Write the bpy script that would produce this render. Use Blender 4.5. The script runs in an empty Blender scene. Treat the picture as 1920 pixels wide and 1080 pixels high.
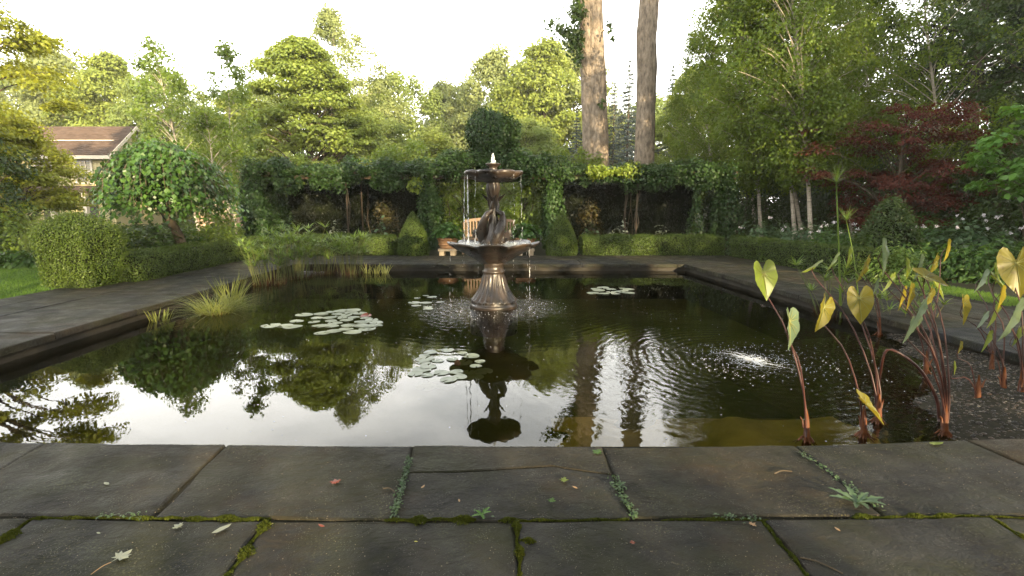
import bpy, math, random
import numpy as np
from mathutils import Vector, Matrix

sc = bpy.context.scene
R = math.radians
PI = math.pi

# ------------------------------------------------------------------ camera, sky, sun, exposure
H = 1.30                    # eye height above the coping
PITCH = R(8.86)
FPX = 950.0
cam = bpy.data.cameras.new('camera')
cam.sensor_width = 36.0
cam.lens = 36.0 * FPX / 1920.0
cam.clip_start = 0.05
cam.clip_end = 2000.0
cam_ob = bpy.data.objects.new('camera', cam)
cam_ob.location = (0, 0, H)
cam_ob.rotation_euler = (PI / 2 - PITCH, 0, 0)
sc.collection.objects.link(cam_ob)
sc.camera = cam_ob

SUN_EL, SUN_AZ = R(11.0), R(158.0)     # azimuth clockwise from +Y: low, behind the viewer and to the right
sun_vec = Vector((math.cos(SUN_EL) * math.sin(SUN_AZ), math.cos(SUN_EL) * math.cos(SUN_AZ), math.sin(SUN_EL)))
world = bpy.data.worlds.new('World')
sc.world = world
world.use_nodes = True
wn, wl = world.node_tree.nodes, world.node_tree.links
wn.clear()
w_out = wn.new('ShaderNodeOutputWorld')
w_bg = wn.new('ShaderNodeBackground')
w_sky = wn.new('ShaderNodeTexSky')
w_sky.sky_type = 'NISHITA'
w_sky.sun_disc = False
w_sky.sun_elevation = SUN_EL
w_sky.sun_rotation = SUN_AZ
w_sky.air_density = 1.0
w_sky.dust_density = 4.0
w_sky.ozone_density = 1.0
w_tc = wn.new('ShaderNodeTexCoord')
w_map = wn.new('ShaderNodeMapping')
w_map.inputs['Scale'].default_value = (1.6, 1.6, 4.0)
w_noise = wn.new('ShaderNodeTexNoise')
w_noise.inputs['Scale'].default_value = 1.7
w_noise.inputs['Detail'].default_value = 5.0
w_noise.inputs['Roughness'].default_value = 0.55
w_ramp = wn.new('ShaderNodeMapRange')
w_ramp.inputs['From Min'].default_value = 0.36
w_ramp.inputs['From Max'].default_value = 0.62
w_ramp.inputs['To Min'].default_value = 0.52
w_ramp.inputs['To Max'].default_value = 0.97
w_mix = wn.new('ShaderNodeMix')
w_mix.data_type = 'RGBA'
w_sep = wn.new('ShaderNodeSeparateXYZ')                          # bright hazy horizon, deeper overhead, the same all round
wl.new(w_tc.outputs['Generated'], w_sep.inputs['Vector'])
w_el = wn.new('ShaderNodeMapRange')
w_el.interpolation_type = 'SMOOTHSTEP'
w_el.inputs['From Min'].default_value = 0.25
w_el.inputs['From Max'].default_value = 0.95
wl.new(w_sep.outputs['Z'], w_el.inputs['Value'])
w_veil = wn.new('ShaderNodeMix')
w_veil.data_type = 'RGBA'
w_veil.inputs['A'].default_value = (21.0, 20.6, 19.4, 1.0)       # same units as the sky
w_veil.inputs['B'].default_value = (1.7, 1.9, 2.2, 1.0)
wl.new(w_el.outputs['Result'], w_veil.inputs['Factor'])
wl.new(w_veil.outputs['Result'], w_mix.inputs['B'])
wl.new(w_tc.outputs['Generated'], w_map.inputs['Vector'])
wl.new(w_map.outputs['Vector'], w_noise.inputs['Vector'])
wl.new(w_noise.outputs['Fac'], w_ramp.inputs['Value'])
wl.new(w_ramp.outputs['Result'], w_mix.inputs['Factor'])
wl.new(w_sky.outputs['Color'], w_mix.inputs['A'])
wl.new(w_mix.outputs['Result'], w_bg.inputs['Color'])
w_bg.inputs['Strength'].default_value = 0.10
wl.new(w_bg.outputs['Background'], w_out.inputs['Surface'])

sun = bpy.data.lights.new('sun', 'SUN')
sun.energy = 5.0
sun.angle = R(0.6)
sun.color = (1.0, 0.80, 0.50)
sun_ob = bpy.data.objects.new('sun', sun)
sun_ob.rotation_euler = (-sun_vec).to_track_quat('-Z', 'Y').to_euler()
sun_ob.location = (10, -20, 15)
sc.collection.objects.link(sun_ob)

sc.view_settings.view_transform = 'Standard'
sc.view_settings.look = 'None'
sc.view_settings.gamma = 1.0
sc.view_settings.use_curve_mapping = False
sc.view_settings.exposure = 2.05

sc.render.engine = 'CYCLES'
cy = sc.cycles
cy.use_denoising = True
try:
    cy.denoiser = 'OPENIMAGEDENOISE'
except Exception:
    pass
try:
    cy.denoising_prefilter = 'ACCURATE'
    cy.denoising_input_passes = 'RGB_ALBEDO_NORMAL'
except Exception:
    pass
cy.max_bounces = 7
cy.diffuse_bounces = 3
cy.glossy_bounces = 3
cy.transmission_bounces = 5
cy.transparent_max_bounces = 8
cy.volume_bounces = 0
cy.caustics_reflective = False
cy.caustics_refractive = False
cy.sample_clamp_indirect = 6.0

# ------------------------------------------------------------------ helpers
COL = sc.collection
sT, cT = math.sin(PITCH), math.cos(PITCH)

def ray(px, py):
    cx, cyy = (px - 960.0) / FPX, (540.0 - py) / FPX
    return cx, cT + cyy * sT, -sT + cyy * cT

def at(px, py, Y):                      # the point of the place at depth Y seen there
    d = ray(px, py)
    s = Y / d[1]
    return np.array((d[0] * s, Y, H + d[2] * s))

def gnd(px, py, z=0.0):                 # the point of the level z seen there
    d = ray(px, py)
    s = (z - H) / d[2]
    return np.array((d[0] * s, d[1] * s, z))

def put(o, parent=None):
    COL.objects.link(o)
    if parent is not None:
        o.parent = parent
    return o

def tag(o, label=None, cat=None, group=None, kind=None):
    if label: o['label'] = label
    if cat: o['category'] = cat
    if group: o['group'] = group
    if kind: o['kind'] = kind
    return o

def thing(name, label, cat, loc=(0, 0, 0), group=None, rz=0.0):
    o = bpy.data.objects.new(name, None)
    o.empty_display_size = 0.1
    o.location = tuple(float(v) for v in loc)
    o.rotation_euler = (0, 0, rz)
    COL.objects.link(o)
    return tag(o, label, cat, group)

def qmesh(name, V, F, mat, smooth=False):
    """fast mesh: V (n,3), F (m,k) integer array"""
    V = np.asarray(V, dtype=np.float32)
    F = np.asarray(F, dtype=np.int32)
    m, k = F.shape
    me = bpy.data.meshes.new(name)
    me.vertices.add(len(V))
    me.vertices.foreach_set('co', V.ravel())
    me.loops.add(m * k)
    me.loops.foreach_set('vertex_index', F.ravel())
    me.polygons.add(m)
    me.polygons.foreach_set('loop_start', np.arange(0, m * k, k, dtype=np.int32))
    me.polygons.foreach_set('loop_total', np.full(m, k, dtype=np.int32))
    if smooth:
        me.polygons.foreach_set('use_smooth', np.ones(m, dtype=bool))
    me.update(calc_edges=True)
    if mat: me.materials.append(mat)
    return me

class MB:
    def __init__(self):
        self.v, self.f = [], []
    def add(self, V, F):
        o = len(self.v)
        self.v.extend([tuple(float(c) for c in p) for p in V])
        self.f.extend([tuple(int(i) + o for i in f) for f in F])
        return self
    def box(self, c, s, rz=0.0):
        x, y, z = s[0] / 2, s[1] / 2, s[2] / 2
        ca, sa = math.cos(rz), math.sin(rz)
        V = []
        for dz in (-z, z):
            for dx, dy in ((-x, -y), (x, -y), (x, y), (-x, y)):
                V.append((c[0] + dx * ca - dy * sa, c[1] + dx * sa + dy * ca, c[2] + dz))
        return self.add(V, [(3, 2, 1, 0), (4, 5, 6, 7), (0, 1, 5, 4), (1, 2, 6, 5), (2, 3, 7, 6), (3, 0, 4, 7)])
    def tube(self, P, rad, n=6):
        V, F = tube(P, rad, n)
        return self.add(V, F)
    def mesh(self, name, mat, smooth=False):
        me = bpy.data.meshes.new(name)
        me.from_pydata(self.v, [], self.f)
        if smooth:
            for p in me.polygons: p.use_smooth = True
        if mat: me.materials.append(mat)
        me.update()
        return me
    def build(self, name, mat, parent=None, smooth=False):
        return put(bpy.data.objects.new(name, self.mesh(name, mat, smooth)), parent)

def tube(P, rad, n=6, cap=True):
    P = np.asarray(P, float)
    k = len(P)
    rad = np.broadcast_to(np.asarray(rad, float), (k,))
    T = np.gradient(P, axis=0)
    T /= np.linalg.norm(T, axis=1, keepdims=True) + 1e-9
    ref = np.array((1.0, 0, 0)) if abs(T[0][0]) < 0.8 else np.array((0, 1.0, 0))
    V = []
    a = np.arange(n) * 2 * PI / n
    for i in range(k):
        b = np.cross(T[i], ref); b /= np.linalg.norm(b) + 1e-9
        c = np.cross(T[i], b)
        V.append(P[i] + rad[i] * (np.cos(a)[:, None] * b + np.sin(a)[:, None] * c))
    V = np.concatenate(V)
    F = [(i * n + j, i * n + (j + 1) % n, (i + 1) * n + (j + 1) % n, (i + 1) * n + j) for i in range(k - 1) for j in range(n)]
    if cap:
        F.append(tuple(range(n)))
        F.append(tuple((k - 1) * n + j for j in range(n))[::-1])
    return V, F

def curve_pts(pts, n):
    """smooth curve through the points"""
    pts = np.asarray(pts, float)
    k = len(pts)
    if k == 2:
        return pts[0] + (pts[1] - pts[0]) * np.linspace(0, 1, n)[:, None]
    p = np.vstack([2 * pts[0] - pts[1], pts, 2 * pts[-1] - pts[-2]])
    out = []
    for s in np.linspace(0, k - 1 - 1e-6, n):
        i = int(s); t = s - i
        a, b, c, d = p[i], p[i + 1], p[i + 2], p[i + 3]
        out.append(0.5 * (2 * b + (c - a) * t + (2 * a - 5 * b + 4 * c - d) * t * t + (3 * b - a - 3 * c + d) * t ** 3))
    return np.array(out)

def lathe(prof, n=48, mod=None):
    """prof list of (r,z); mod(theta, r, z, i) -> (r, z)"""
    V, F = [], []
    for i, (r, z) in enumerate(prof):
        for j in range(n):
            th = 2 * PI * j / n
            rr, zz = (r, z) if mod is None else mod(th, r, z, i)
            V.append((rr * math.cos(th), rr * math.sin(th), zz))
    for i in range(len(prof) - 1):
        for j in range(n):
            F.append((i * n + j, i * n + (j + 1) % n, (i + 1) * n + (j + 1) % n, (i + 1) * n + j))
    return V, F

def unit(rng, n):
    v = rng.normal(size=(n, 3))
    return v / (np.linalg.norm(v, axis=1, keepdims=True) + 1e-9)

def norm(v):
    return v / (np.linalg.norm(v, axis=1, keepdims=True) + 1e-9)

def leaf_quads(rng, P, N, size, aspect=0.6, fold=0.12, T=None, tj=1.0):
    """a folded diamond leaf at every point; N its facing, T where the tip points"""
    n = len(P)
    size = np.broadcast_to(size, (n,)) * rng.uniform(0.65, 1.3, n)
    t = unit(rng, n) * tj
    if T is not None: t = t + T
    t = t - N * np.sum(t * N, axis=1, keepdims=True)
    t = norm(t)
    b = np.cross(N, t)
    l = size[:, None]; w = l * aspect
    V = np.stack([P - t * l * 0.5, P + b * w * 0.5 + N * l * fold - t * l * 0.05, P + t * l * 0.5, P - b * w * 0.5 + N * l * fold - t * l * 0.05], axis=1)
    return V.reshape(-1, 3), np.arange(4 * n).reshape(n, 4)

def blades(rng, base, az, L, lean, droop, w, S=4):
    n = len(base)
    t = np.linspace(0, 1, S + 1)[None, :]
    L, lean, droop, w = [np.broadcast_to(np.asarray(a, float), (n,))[:, None] for a in (L, lean, droop, w)]
    hd = L * (np.sin(lean) * t + droop * t * t * 0.55)
    z = L * (np.cos(lean) * t - droop * t * t * 0.55)
    ca, sa = np.cos(az)[:, None], np.sin(az)[:, None]
    cx, cyv = base[:, 0:1] + hd * ca, base[:, 1:2] + hd * sa
    ww = w * np.clip(1.02 - t, 0.02, 1) ** 0.6 * 0.5
    tw = rng.uniform(-0.7, 0.7, (n, 1))
    bx, by = -np.sin(az[:, None] + tw), np.cos(az[:, None] + tw)
    A = np.stack([cx - bx * ww, cyv - by * ww, base[:, 2:3] + z], axis=2)
    B = np.stack([cx + bx * ww, cyv + by * ww, base[:, 2:3] + z], axis=2)
    V = np.stack([A, B], axis=2).reshape(-1, 3)
    k = 2 * (S + 1)
    F = []
    for s in range(S):
        F.append(np.stack([np.arange(n) * k + 2 * s, np.arange(n) * k + 2 * s + 1, np.arange(n) * k + 2 * s + 3, np.arange(n) * k + 2 * s + 2], axis=1))
    return V, np.concatenate(F)

def cat_mesh(*VF):
    V, F, o = [], [], 0
    for v, f in VF:
        V.append(np.asarray(v)); F.append(np.asarray(f) + o); o += len(v)
    return np.concatenate(V), np.concatenate(F)

# ------------------------------------------------------------------ materials
def new_mat(name):
    m = bpy.data.materials.new(name)
    m.use_nodes = True
    nt = m.node_tree
    nt.nodes.clear()
    out = nt.nodes.new('ShaderNodeOutputMaterial')
    return m, nt.nodes, nt.links, out

def noise(n, l, scale, detail=4, rough=0.55, vec=None, dist=0.0):
    t = n.new('ShaderNodeTexNoise')
    t.inputs['Scale'].default_value = scale
    t.inputs['Detail'].default_value = detail
    t.inputs['Roughness'].default_value = rough
    t.inputs['Distortion'].default_value = dist
    if vec is not None: l.new(vec, t.inputs['Vector'])
    return t.outputs['Fac']

def mrange(n, l, v, a, b, c=0.0, d=1.0):
    t = n.new('ShaderNodeMapRange')
    for k, x in (('From Min', a), ('From Max', b), ('To Min', c), ('To Max', d)): t.inputs[k].default_value = x
    l.new(v, t.inputs['Value'])
    return t.outputs['Result']

def mixc(n, l, fac, a, b):
    t = n.new('ShaderNodeMix'); t.data_type = 'RGBA'
    if isinstance(fac, (int, float)): t.inputs['Factor'].default_value = fac
    else: l.new(fac, t.inputs['Factor'])
    for k, x in (('A', a), ('B', b)):
        if isinstance(x, tuple): t.inputs[k].default_value = (*x, 1.0)
        else: l.new(x, t.inputs[k])
    return t.outputs['Result']

def math_n(n, l, op, a, b=None):
    t = n.new('ShaderNodeMath'); t.operation = op
    for i, x in ((0, a), (1, b)):
        if x is None: continue
        if isinstance(x, (int, float)): t.inputs[i].default_value = x
        else: l.new(x, t.inputs[i])
    return t.outputs[0]

def leaf_mat(name, dark, light, trans=0.35, tcol=None, rough=0.5, spec=0.35, patch=0.6, blotch=None):
    """leaf: colour varies from leaf to leaf and slowly over the plant, part of the light goes through"""
    m, n, l, out = new_mat(name)
    geo = n.new('ShaderNodeNewGeometry')
    tc = n.new('ShaderNodeTexCoord')
    f1 = geo.outputs['Random Per Island']
    f2 = mrange(n, l, noise(n, l, 0.9, 3, 0.6, tc.outputs['Object']), 0.3, 0.7)
    f = math_n(n, l, 'ADD', math_n(n, l, 'MULTIPLY', f1, 1 - patch), math_n(n, l, 'MULTIPLY', f2, patch))
    col = mixc(n, l, f, dark, light)
    if blotch:                                              # age spots and browned patches
        b1 = mrange(n, l, noise(n, l, 22, 6, 0.7, tc.outputs['Object']), 0.54, 0.68, 0, 0.9)
        col = mixc(n, l, b1, col, blotch)
    p = n.new('ShaderNodeBsdfPrincipled')
    p.inputs['Roughness'].default_value = rough
    p.inputs['Specular IOR Level'].default_value = spec
    l.new(col, p.inputs['Base Color'])
    if tcol is None:
        tcol = (light[0] * 1.5, light[1] * 1.4, light[2] * 0.5)
    tr = n.new('ShaderNodeBsdfTranslucent')
    l.new(mixc(n, l, f, tuple(0.6 * c for c in tcol), tcol), tr.inputs['Color'])
    mx = n.new('ShaderNodeMixShader')
    mx.inputs['Fac'].default_value = trans
    l.new(p.outputs['BSDF'], mx.inputs[1])
    l.new(tr.outputs['BSDF'], mx.inputs[2])
    l.new(mx.outputs['Shader'], out.inputs['Surface'])
    return m

def rough_mat(name, a, b, scale=8.0, rough=0.7, bump=0.3, bscale=40.0, spec=0.3, stretch=None, c=None, rmin=None, bdist=0.01):
    """a solid with two-tone noise and fine relief"""
    m, n, l, out = new_mat(name)
    tc = n.new('ShaderNodeTexCoord')
    vec = tc.outputs['Object']
    if stretch:
        mp = n.new('ShaderNodeMapping'); mp.inputs['Scale'].default_value = stretch
        l.new(vec, mp.inputs['Vector']); vec = mp.outputs['Vector']
    f = mrange(n, l, noise(n, l, scale, 5, 0.6, vec), 0.32, 0.68)
    col = mixc(n, l, f, a, b)
    if c is not None:
        col = mixc(n, l, mrange(n, l, noise(n, l, scale * 0.37, 4, 0.6, vec), 0.55, 0.72), col, c)
    p = n.new('ShaderNodeBsdfPrincipled')
    l.new(col, p.inputs['Base Color'])
    p.inputs['Specular IOR Level'].default_value = spec
    if rmin is None: p.inputs['Roughness'].default_value = rough
    else: l.new(mrange(n, l, noise(n, l, scale * 2.1, 4, 0.6, vec), 0.3, 0.7, rmin, rough), p.inputs['Roughness'])
    if bump:
        bp = n.new('ShaderNodeBump'); bp.inputs['Strength'].default_value = bump; bp.inputs['Distance'].default_value = bdist
        l.new(noise(n, l, bscale, 6, 0.65, vec), bp.inputs['Height'])
        l.new(bp.outputs['Normal'], p.inputs['Normal'])
    l.new(p.outputs['BSDF'], out.inputs['Surface'])
    return m

def stone_mat():
    m, n, l, out = new_mat('bluestone')
    tc = n.new('ShaderNodeTexCoord')
    oi = n.new('ShaderNodeObjectInfo')
    ad = n.new('ShaderNodeVectorMath'); ad.operation = 'ADD'
    l.new(tc.outputs['Object'], ad.inputs[0])
    cmb = n.new('ShaderNodeCombineXYZ')
    l.new(math_n(n, l, 'MULTIPLY', oi.outputs['Random'], 37.0), cmb.inputs[0]); l.new(math_n(n, l, 'MULTIPLY', oi.outputs['Random'], 91.0), cmb.inputs[1])
    l.new(cmb.outputs[0], ad.inputs[1])
    v = ad.outputs[0]
    big = mrange(n, l, noise(n, l, 2.3, 8, 0.68, v), 0.36, 0.66)
    col = mixc(n, l, big, (0.008, 0.008, 0.009), (0.034, 0.033, 0.031))
    # each slab its own tone: grey, olive or brown
    tone = n.new('ShaderNodeValToRGB')
    cr = tone.color_ramp
    cr.elements[0].position, cr.elements[0].color = 0.0, (0.70, 0.74, 0.86, 1)
    cr.elements[1].position, cr.elements[1].color = 1.0, (1.35, 1.18, 0.80, 1)
    e = cr.elements.new(0.5); e.color = (0.95, 0.92, 0.72, 1)
    l.new(oi.outputs['Random'], tone.inputs['Fac'])
    mul = n.new('ShaderNodeMix'); mul.data_type = 'RGBA'; mul.blend_type = 'MULTIPLY'; mul.inputs['Factor'].default_value = 1.0
    l.new(col, mul.inputs['A']); l.new(tone.outputs['Color'], mul.inputs['B'])
    col = mul.outputs['Result']
    # rust-brown stain, olive algae film
    w = tc.outputs['Object']
    col = mixc(n, l, mrange(n, l, noise(n, l, 1.3, 6, 0.68, w), 0.52, 0.68, 0, 0.7), col, (0.036, 0.023, 0.010))
    col = mixc(n, l, mrange(n, l, noise(n, l, 1.6, 7, 0.72, v), 0.44, 0.62, 0, 0.8), col, (0.020, 0.021, 0.008))
    # lichen dots and grit
    vo = n.new('ShaderNodeTexVoronoi'); vo.inputs['Scale'].default_value = 75.0; l.new(v, vo.inputs['Vector'])
    dots = math_n(n, l, 'MULTIPLY', mrange(n, l, vo.outputs['Distance'], 0.2, 0.34, 1, 0), mrange(n, l, noise(n, l, 3.1, 4, 0.6, v), 0.5, 0.64))
    col = mixc(n, l, math_n(n, l, 'MULTIPLY', dots, 0.5), col, (0.095, 0.088, 0.040))
    vo2 = n.new('ShaderNodeTexVoronoi'); vo2.inputs['Scale'].default_value = 120.0; l.new(v, vo2.inputs['Vector'])
    grit = math_n(n, l, 'MULTIPLY', mrange(n, l, vo2.outputs['Distance'], 0.12, 0.22, 1, 0), mrange(n, l, noise(n, l, 9, 2, 0.6, v), 0.52, 0.6))
    col = mixc(n, l, math_n(n, l, 'MULTIPLY', grit, 0.6), col, (0.26, 0.25, 0.21))
    p = n.new('ShaderNodeBsdfPrincipled')
    l.new(col, p.inputs['Base Color'])
    p.inputs['Specular IOR Level'].default_value = 0.13
    l.new(mrange(n, l, noise(n, l, 3.0, 5, 0.65, v), 0.3, 0.7, 0.42, 0.85), p.inputs['Roughness'])
    # riven surface: broad cleft steps and fine grain
    mp = n.new('ShaderNodeMapping'); mp.inputs['Scale'].default_value = (1.0, 1.6, 1.0); mp.inputs['Rotation'].default_value = (0, 0, 0.5)
    l.new(v, mp.inputs['Vector'])
    cleft = noise(n, l, 5.5, 7, 0.66, mp.outputs['Vector'], 0.9)
    st = n.new('ShaderNodeMath'); st.operation = 'SNAP'; l.new(cleft, st.inputs[0]); st.inputs[1].default_value = 0.07
    hgt = math_n(n, l, 'ADD', math_n(n, l, 'MULTIPLY', st.outputs[0], 1.1), math_n(n, l, 'MULTIPLY', cleft, 0.7))
    hgt = math_n(n, l, 'ADD', hgt, math_n(n, l, 'MULTIPLY', noise(n, l, 30, 5, 0.7, v), 0.28))
    hgt = math_n(n, l, 'ADD', hgt, math_n(n, l, 'MULTIPLY', grit, 0.05))
    bp = n.new('ShaderNodeBump'); bp.inputs['Strength'].default_value = 0.9; bp.inputs['Distance'].default_value = 0.036
    l.new(hgt, bp.inputs['Height'])
    l.new(bp.outputs['Normal'], p.inputs['Normal'])
    l.new(p.outputs['BSDF'], out.inputs['Surface'])
    return m

M = {}
M['stone'] = stone_mat()
M['joint'] = rough_mat('joint_soil', (0.012, 0.011, 0.008), (0.03, 0.027, 0.017), 14, 0.95, 0.6, 60, 0.1)
M['soil'] = rough_mat('soil', (0.014, 0.014, 0.008), (0.032, 0.033, 0.016), 3, 0.95, 0.8, 25, 0.1)
M['pond_bed'] = rough_mat('pond_bed', (0.040, 0.046, 0.011), (0.080, 0.082, 0.022), 1.3, 0.95, 0.3, 14, 0.1)
M['shelf'] = rough_mat('shelf_stone', (0.14, 0.115, 0.035), (0.36, 0.28, 0.09), 2.6, 0.9, 0.4, 14, 0.1)
M['pool_wall'] = rough_mat('pool_wall', (0.016, 0.015, 0.012), (0.035, 0.03, 0.022), 3, 0.8, 0.5, 25, 0.2)
M['bronze'] = rough_mat('fountain_bronze', (0.011, 0.009, 0.007), (0.040, 0.027, 0.018), 5, 0.5, 0.5, 26, 0.45, c=(0.034, 0.032, 0.026), rmin=0.22, bdist=0.006)
M['teak'] = rough_mat('teak', (0.10, 0.066, 0.040), (0.17, 0.115, 0.072), 9, 0.6, 0.25, 60, 0.25, stretch=(1, 1, 0.3))
M['terracotta'] = rough_mat('terracotta', (0.25, 0.13, 0.06), (0.38, 0.22, 0.11), 6, 0.8, 0.2, 40, 0.2, c=(0.20, 0.18, 0.12))
M['pedestal_stone'] = rough_mat('pedestal_stone', (0.15, 0.12, 0.085), (0.25, 0.21, 0.15), 9, 0.85, 0.3, 40, 0.2)
M['bark'] = rough_mat('bark_brown', (0.045, 0.035, 0.024), (0.10, 0.08, 0.055), 6, 0.9, 0.8, 18, 0.15, stretch=(1, 1, 0.25), bdist=0.03)
M['bark_big'] = rough_mat('bark_tulip', (0.10, 0.080, 0.060), (0.29, 0.235, 0.175), 9, 0.9, 1.0, 13, 0.1, stretch=(1, 1, 0.38), bdist=0.12)
M['bark_birch'] = rough_mat('bark_birch', (0.22, 0.19, 0.145), (0.40, 0.35, 0.28), 7, 0.75, 0.3, 22, 0.2, stretch=(0.5, 0.5, 2.0), c=(0.06, 0.05, 0.04))
M['stem_dark'] = rough_mat('taro_stem', (0.026, 0.010, 0.008), (0.070, 0.022, 0.015), 9, 0.42, 0.1, 40, 0.4)
M['stem_sheath'] = rough_mat('taro_sheath', (0.040, 0.013, 0.006), (0.16, 0.052, 0.014), 22, 0.6, 0.3, 40, 0.3, stretch=(1, 1, 0.2))
M['roof'] = rough_mat('roof_shingle', (0.050, 0.034, 0.025), (0.095, 0.066, 0.050), 2.2, 0.9, 0.6, 8, 0.1, stretch=(1, 1, 5), bdist=0.04)
M['siding'] = rough_mat('cream_siding', (0.36, 0.31, 0.16), (0.43, 0.37, 0.20), 1.2, 0.7, 0.1, 10, 0.2)
M['trim'] = rough_mat('white_trim', (0.44, 0.39, 0.30), (0.52, 0.46, 0.36), 2, 0.6, 0.0)
M['dark_room'] = rough_mat('dark_room', (0.012, 0.010, 0.010), (0.03, 0.022, 0.018), 2, 0.5, 0.0)
M['barn'] = rough_mat('barn_board', (0.26, 0.18, 0.12), (0.34, 0.24, 0.17), 1.5, 0.85, 0.2, 12, 0.1)
M['glass_dark'] = rough_mat('window_glass', (0.02, 0.02, 0.02), (0.05, 0.03, 0.03), 2, 0.08, 0.0, spec=0.6)
M['rusty_post'] = rough_mat('post_wood', (0.035, 0.026, 0.018), (0.07, 0.052, 0.036), 6, 0.85, 0.4, 30, 0.15, stretch=(1, 1, 0.2))
# foliage
M['box'] = leaf_mat('boxwood_leaf', (0.020, 0.042, 0.007), (0.075, 0.110, 0.016), 0.22, (0.15, 0.18, 0.02), 0.5, 0.22, 0.45)
M['box_gold'] = leaf_mat('boxwood_gold_leaf', (0.035, 0.060, 0.008), (0.150, 0.170, 0.022), 0.25, (0.25, 0.26, 0.02), 0.4, 0.4, 0.6)
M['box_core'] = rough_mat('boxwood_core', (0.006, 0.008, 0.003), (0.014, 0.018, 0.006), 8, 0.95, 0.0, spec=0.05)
M['vine'] = leaf_mat('vine_leaf', (0.008, 0.025, 0.007), (0.038, 0.076, 0.016), 0.28, (0.085, 0.135, 0.016), 0.5, 0.28, 0.5)
M['vine_gold'] = leaf_mat('vine_yellow_leaf', (0.10, 0.16, 0.018), (0.20, 0.25, 0.03), 0.35, (0.32, 0.36, 0.03), 0.45, 0.4, 0.3)  # lighter, yellower leaf colour for a few vine patches
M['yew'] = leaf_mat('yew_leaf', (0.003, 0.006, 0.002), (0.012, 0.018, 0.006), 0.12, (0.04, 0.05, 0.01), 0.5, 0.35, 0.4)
M['maple'] = leaf_mat('maple_leaf', (0.080, 0.130, 0.024), (0.225, 0.275, 0.055), 0.42, (0.42, 0.47, 0.06), 0.5, 0.3, 0.5)
M['gold_maple'] = leaf_mat('golden_maple_leaf', (0.100, 0.135, 0.016), (0.29, 0.31, 0.034), 0.40, (0.50, 0.48, 0.04), 0.5, 0.3, 0.5)
M['far_a'] = leaf_mat('far_ash_leaf_hazed', (0.11, 0.145, 0.050), (0.235, 0.265, 0.10), 0.42, (0.40, 0.43, 0.12), 0.6, 0.2, 0.5)  # far leaves lightened and greyed: distance haze put into the colour, next two likewise
M['far_b'] = leaf_mat('far_maple_leaf_hazed', (0.105, 0.15, 0.030), (0.24, 0.28, 0.060), 0.42, (0.42, 0.46, 0.07), 0.6, 0.2, 0.5)
M['far_c'] = leaf_mat('far_birch_leaf_hazed', (0.085, 0.13, 0.035), (0.20, 0.245, 0.070), 0.42, (0.36, 0.41, 0.08), 0.6, 0.2, 0.5)
M['ash'] = leaf_mat('ash_leaf', (0.060, 0.095, 0.025), (0.15, 0.185, 0.050), 0.40, (0.27, 0.31, 0.06), 0.5, 0.3, 0.5)
M['birch'] = leaf_mat('birch_leaf', (0.035, 0.072, 0.012), (0.130, 0.185, 0.026), 0.42, (0.28, 0.35, 0.035), 0.45, 0.35, 0.5)
M['grove'] = leaf_mat('grove_birch_leaf', (0.030, 0.066, 0.009), (0.125, 0.175, 0.022), 0.42, (0.28, 0.35, 0.03), 0.5, 0.25, 0.55)
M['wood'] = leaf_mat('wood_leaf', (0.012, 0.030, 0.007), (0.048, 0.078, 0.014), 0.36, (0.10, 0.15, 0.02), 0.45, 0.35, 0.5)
M['mulberry'] = leaf_mat('mulberry_leaf', (0.016, 0.050, 0.010), (0.070, 0.140, 0.022), 0.33, (0.15, 0.25, 0.025), 0.38, 0.4, 0.25)
M['spruce'] = leaf_mat('spruce_needle', (0.055, 0.075, 0.062), (0.135, 0.165, 0.150), 0.15, (0.13, 0.16, 0.13), 0.6, 0.2, 0.4)
M['pine'] = leaf_mat('pine_needle', (0.007, 0.014, 0.007), (0.026, 0.042, 0.018), 0.15, (0.04, 0.06, 0.02), 0.6, 0.2, 0.4)
M['red_maple'] = leaf_mat('red_maple_leaf', (0.034, 0.008, 0.004), (0.115, 0.026, 0.013), 0.35, (0.20, 0.040, 0.014), 0.5, 0.3, 0.45)
M['bright'] = leaf_mat('redbud_leaf', (0.045, 0.12, 0.015), (0.10, 0.21, 0.03), 0.42, (0.20, 0.36, 0.04), 0.4, 0.35, 0.3)
M['fern'] = leaf_mat('fern_leaf', (0.022, 0.060, 0.011), (0.070, 0.135, 0.025), 0.35, (0.14, 0.23, 0.03), 0.5, 0.3, 0.4)
M['hosta'] = leaf_mat('hosta_leaf', (0.032, 0.065, 0.026), (0.085, 0.135, 0.060), 0.3, (0.13, 0.19, 0.06), 0.45, 0.4, 0.4)
M['fennel'] = leaf_mat('fennel_leaf', (0.085, 0.115, 0.030), (0.175, 0.205, 0.060), 0.35, (0.26, 0.29, 0.06), 0.6, 0.2, 0.4)
M['papyrus'] = leaf_mat('papyrus_leaf', (0.055, 0.115, 0.016), (0.17, 0.24, 0.045), 0.38, (0.26, 0.34, 0.05), 0.45, 0.35, 0.2)
M['papyrus_stem'] = leaf_mat('papyrus_stem', (0.055, 0.085, 0.020), (0.15, 0.14, 0.05), 0.2, (0.2, 0.2, 0.05), 0.5, 0.3, 0.2)
M['sedge'] = leaf_mat('sedge_blade', (0.065, 0.095, 0.018), (0.20, 0.21, 0.055), 0.4, (0.30, 0.31, 0.06), 0.5, 0.3, 0.15)
M['iris'] = leaf_mat('variegated_blade', (0.24, 0.25, 0.05), (0.42, 0.40, 0.13), 0.35, (0.5, 0.48, 0.12), 0.5, 0.3, 0.1)
M['root'] = leaf_mat('root_fibre', (0.030, 0.018, 0.010), (0.10, 0.055, 0.026), 0.1, (0.1, 0.04, 0.02), 0.8, 0.1, 0.2)
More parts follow.
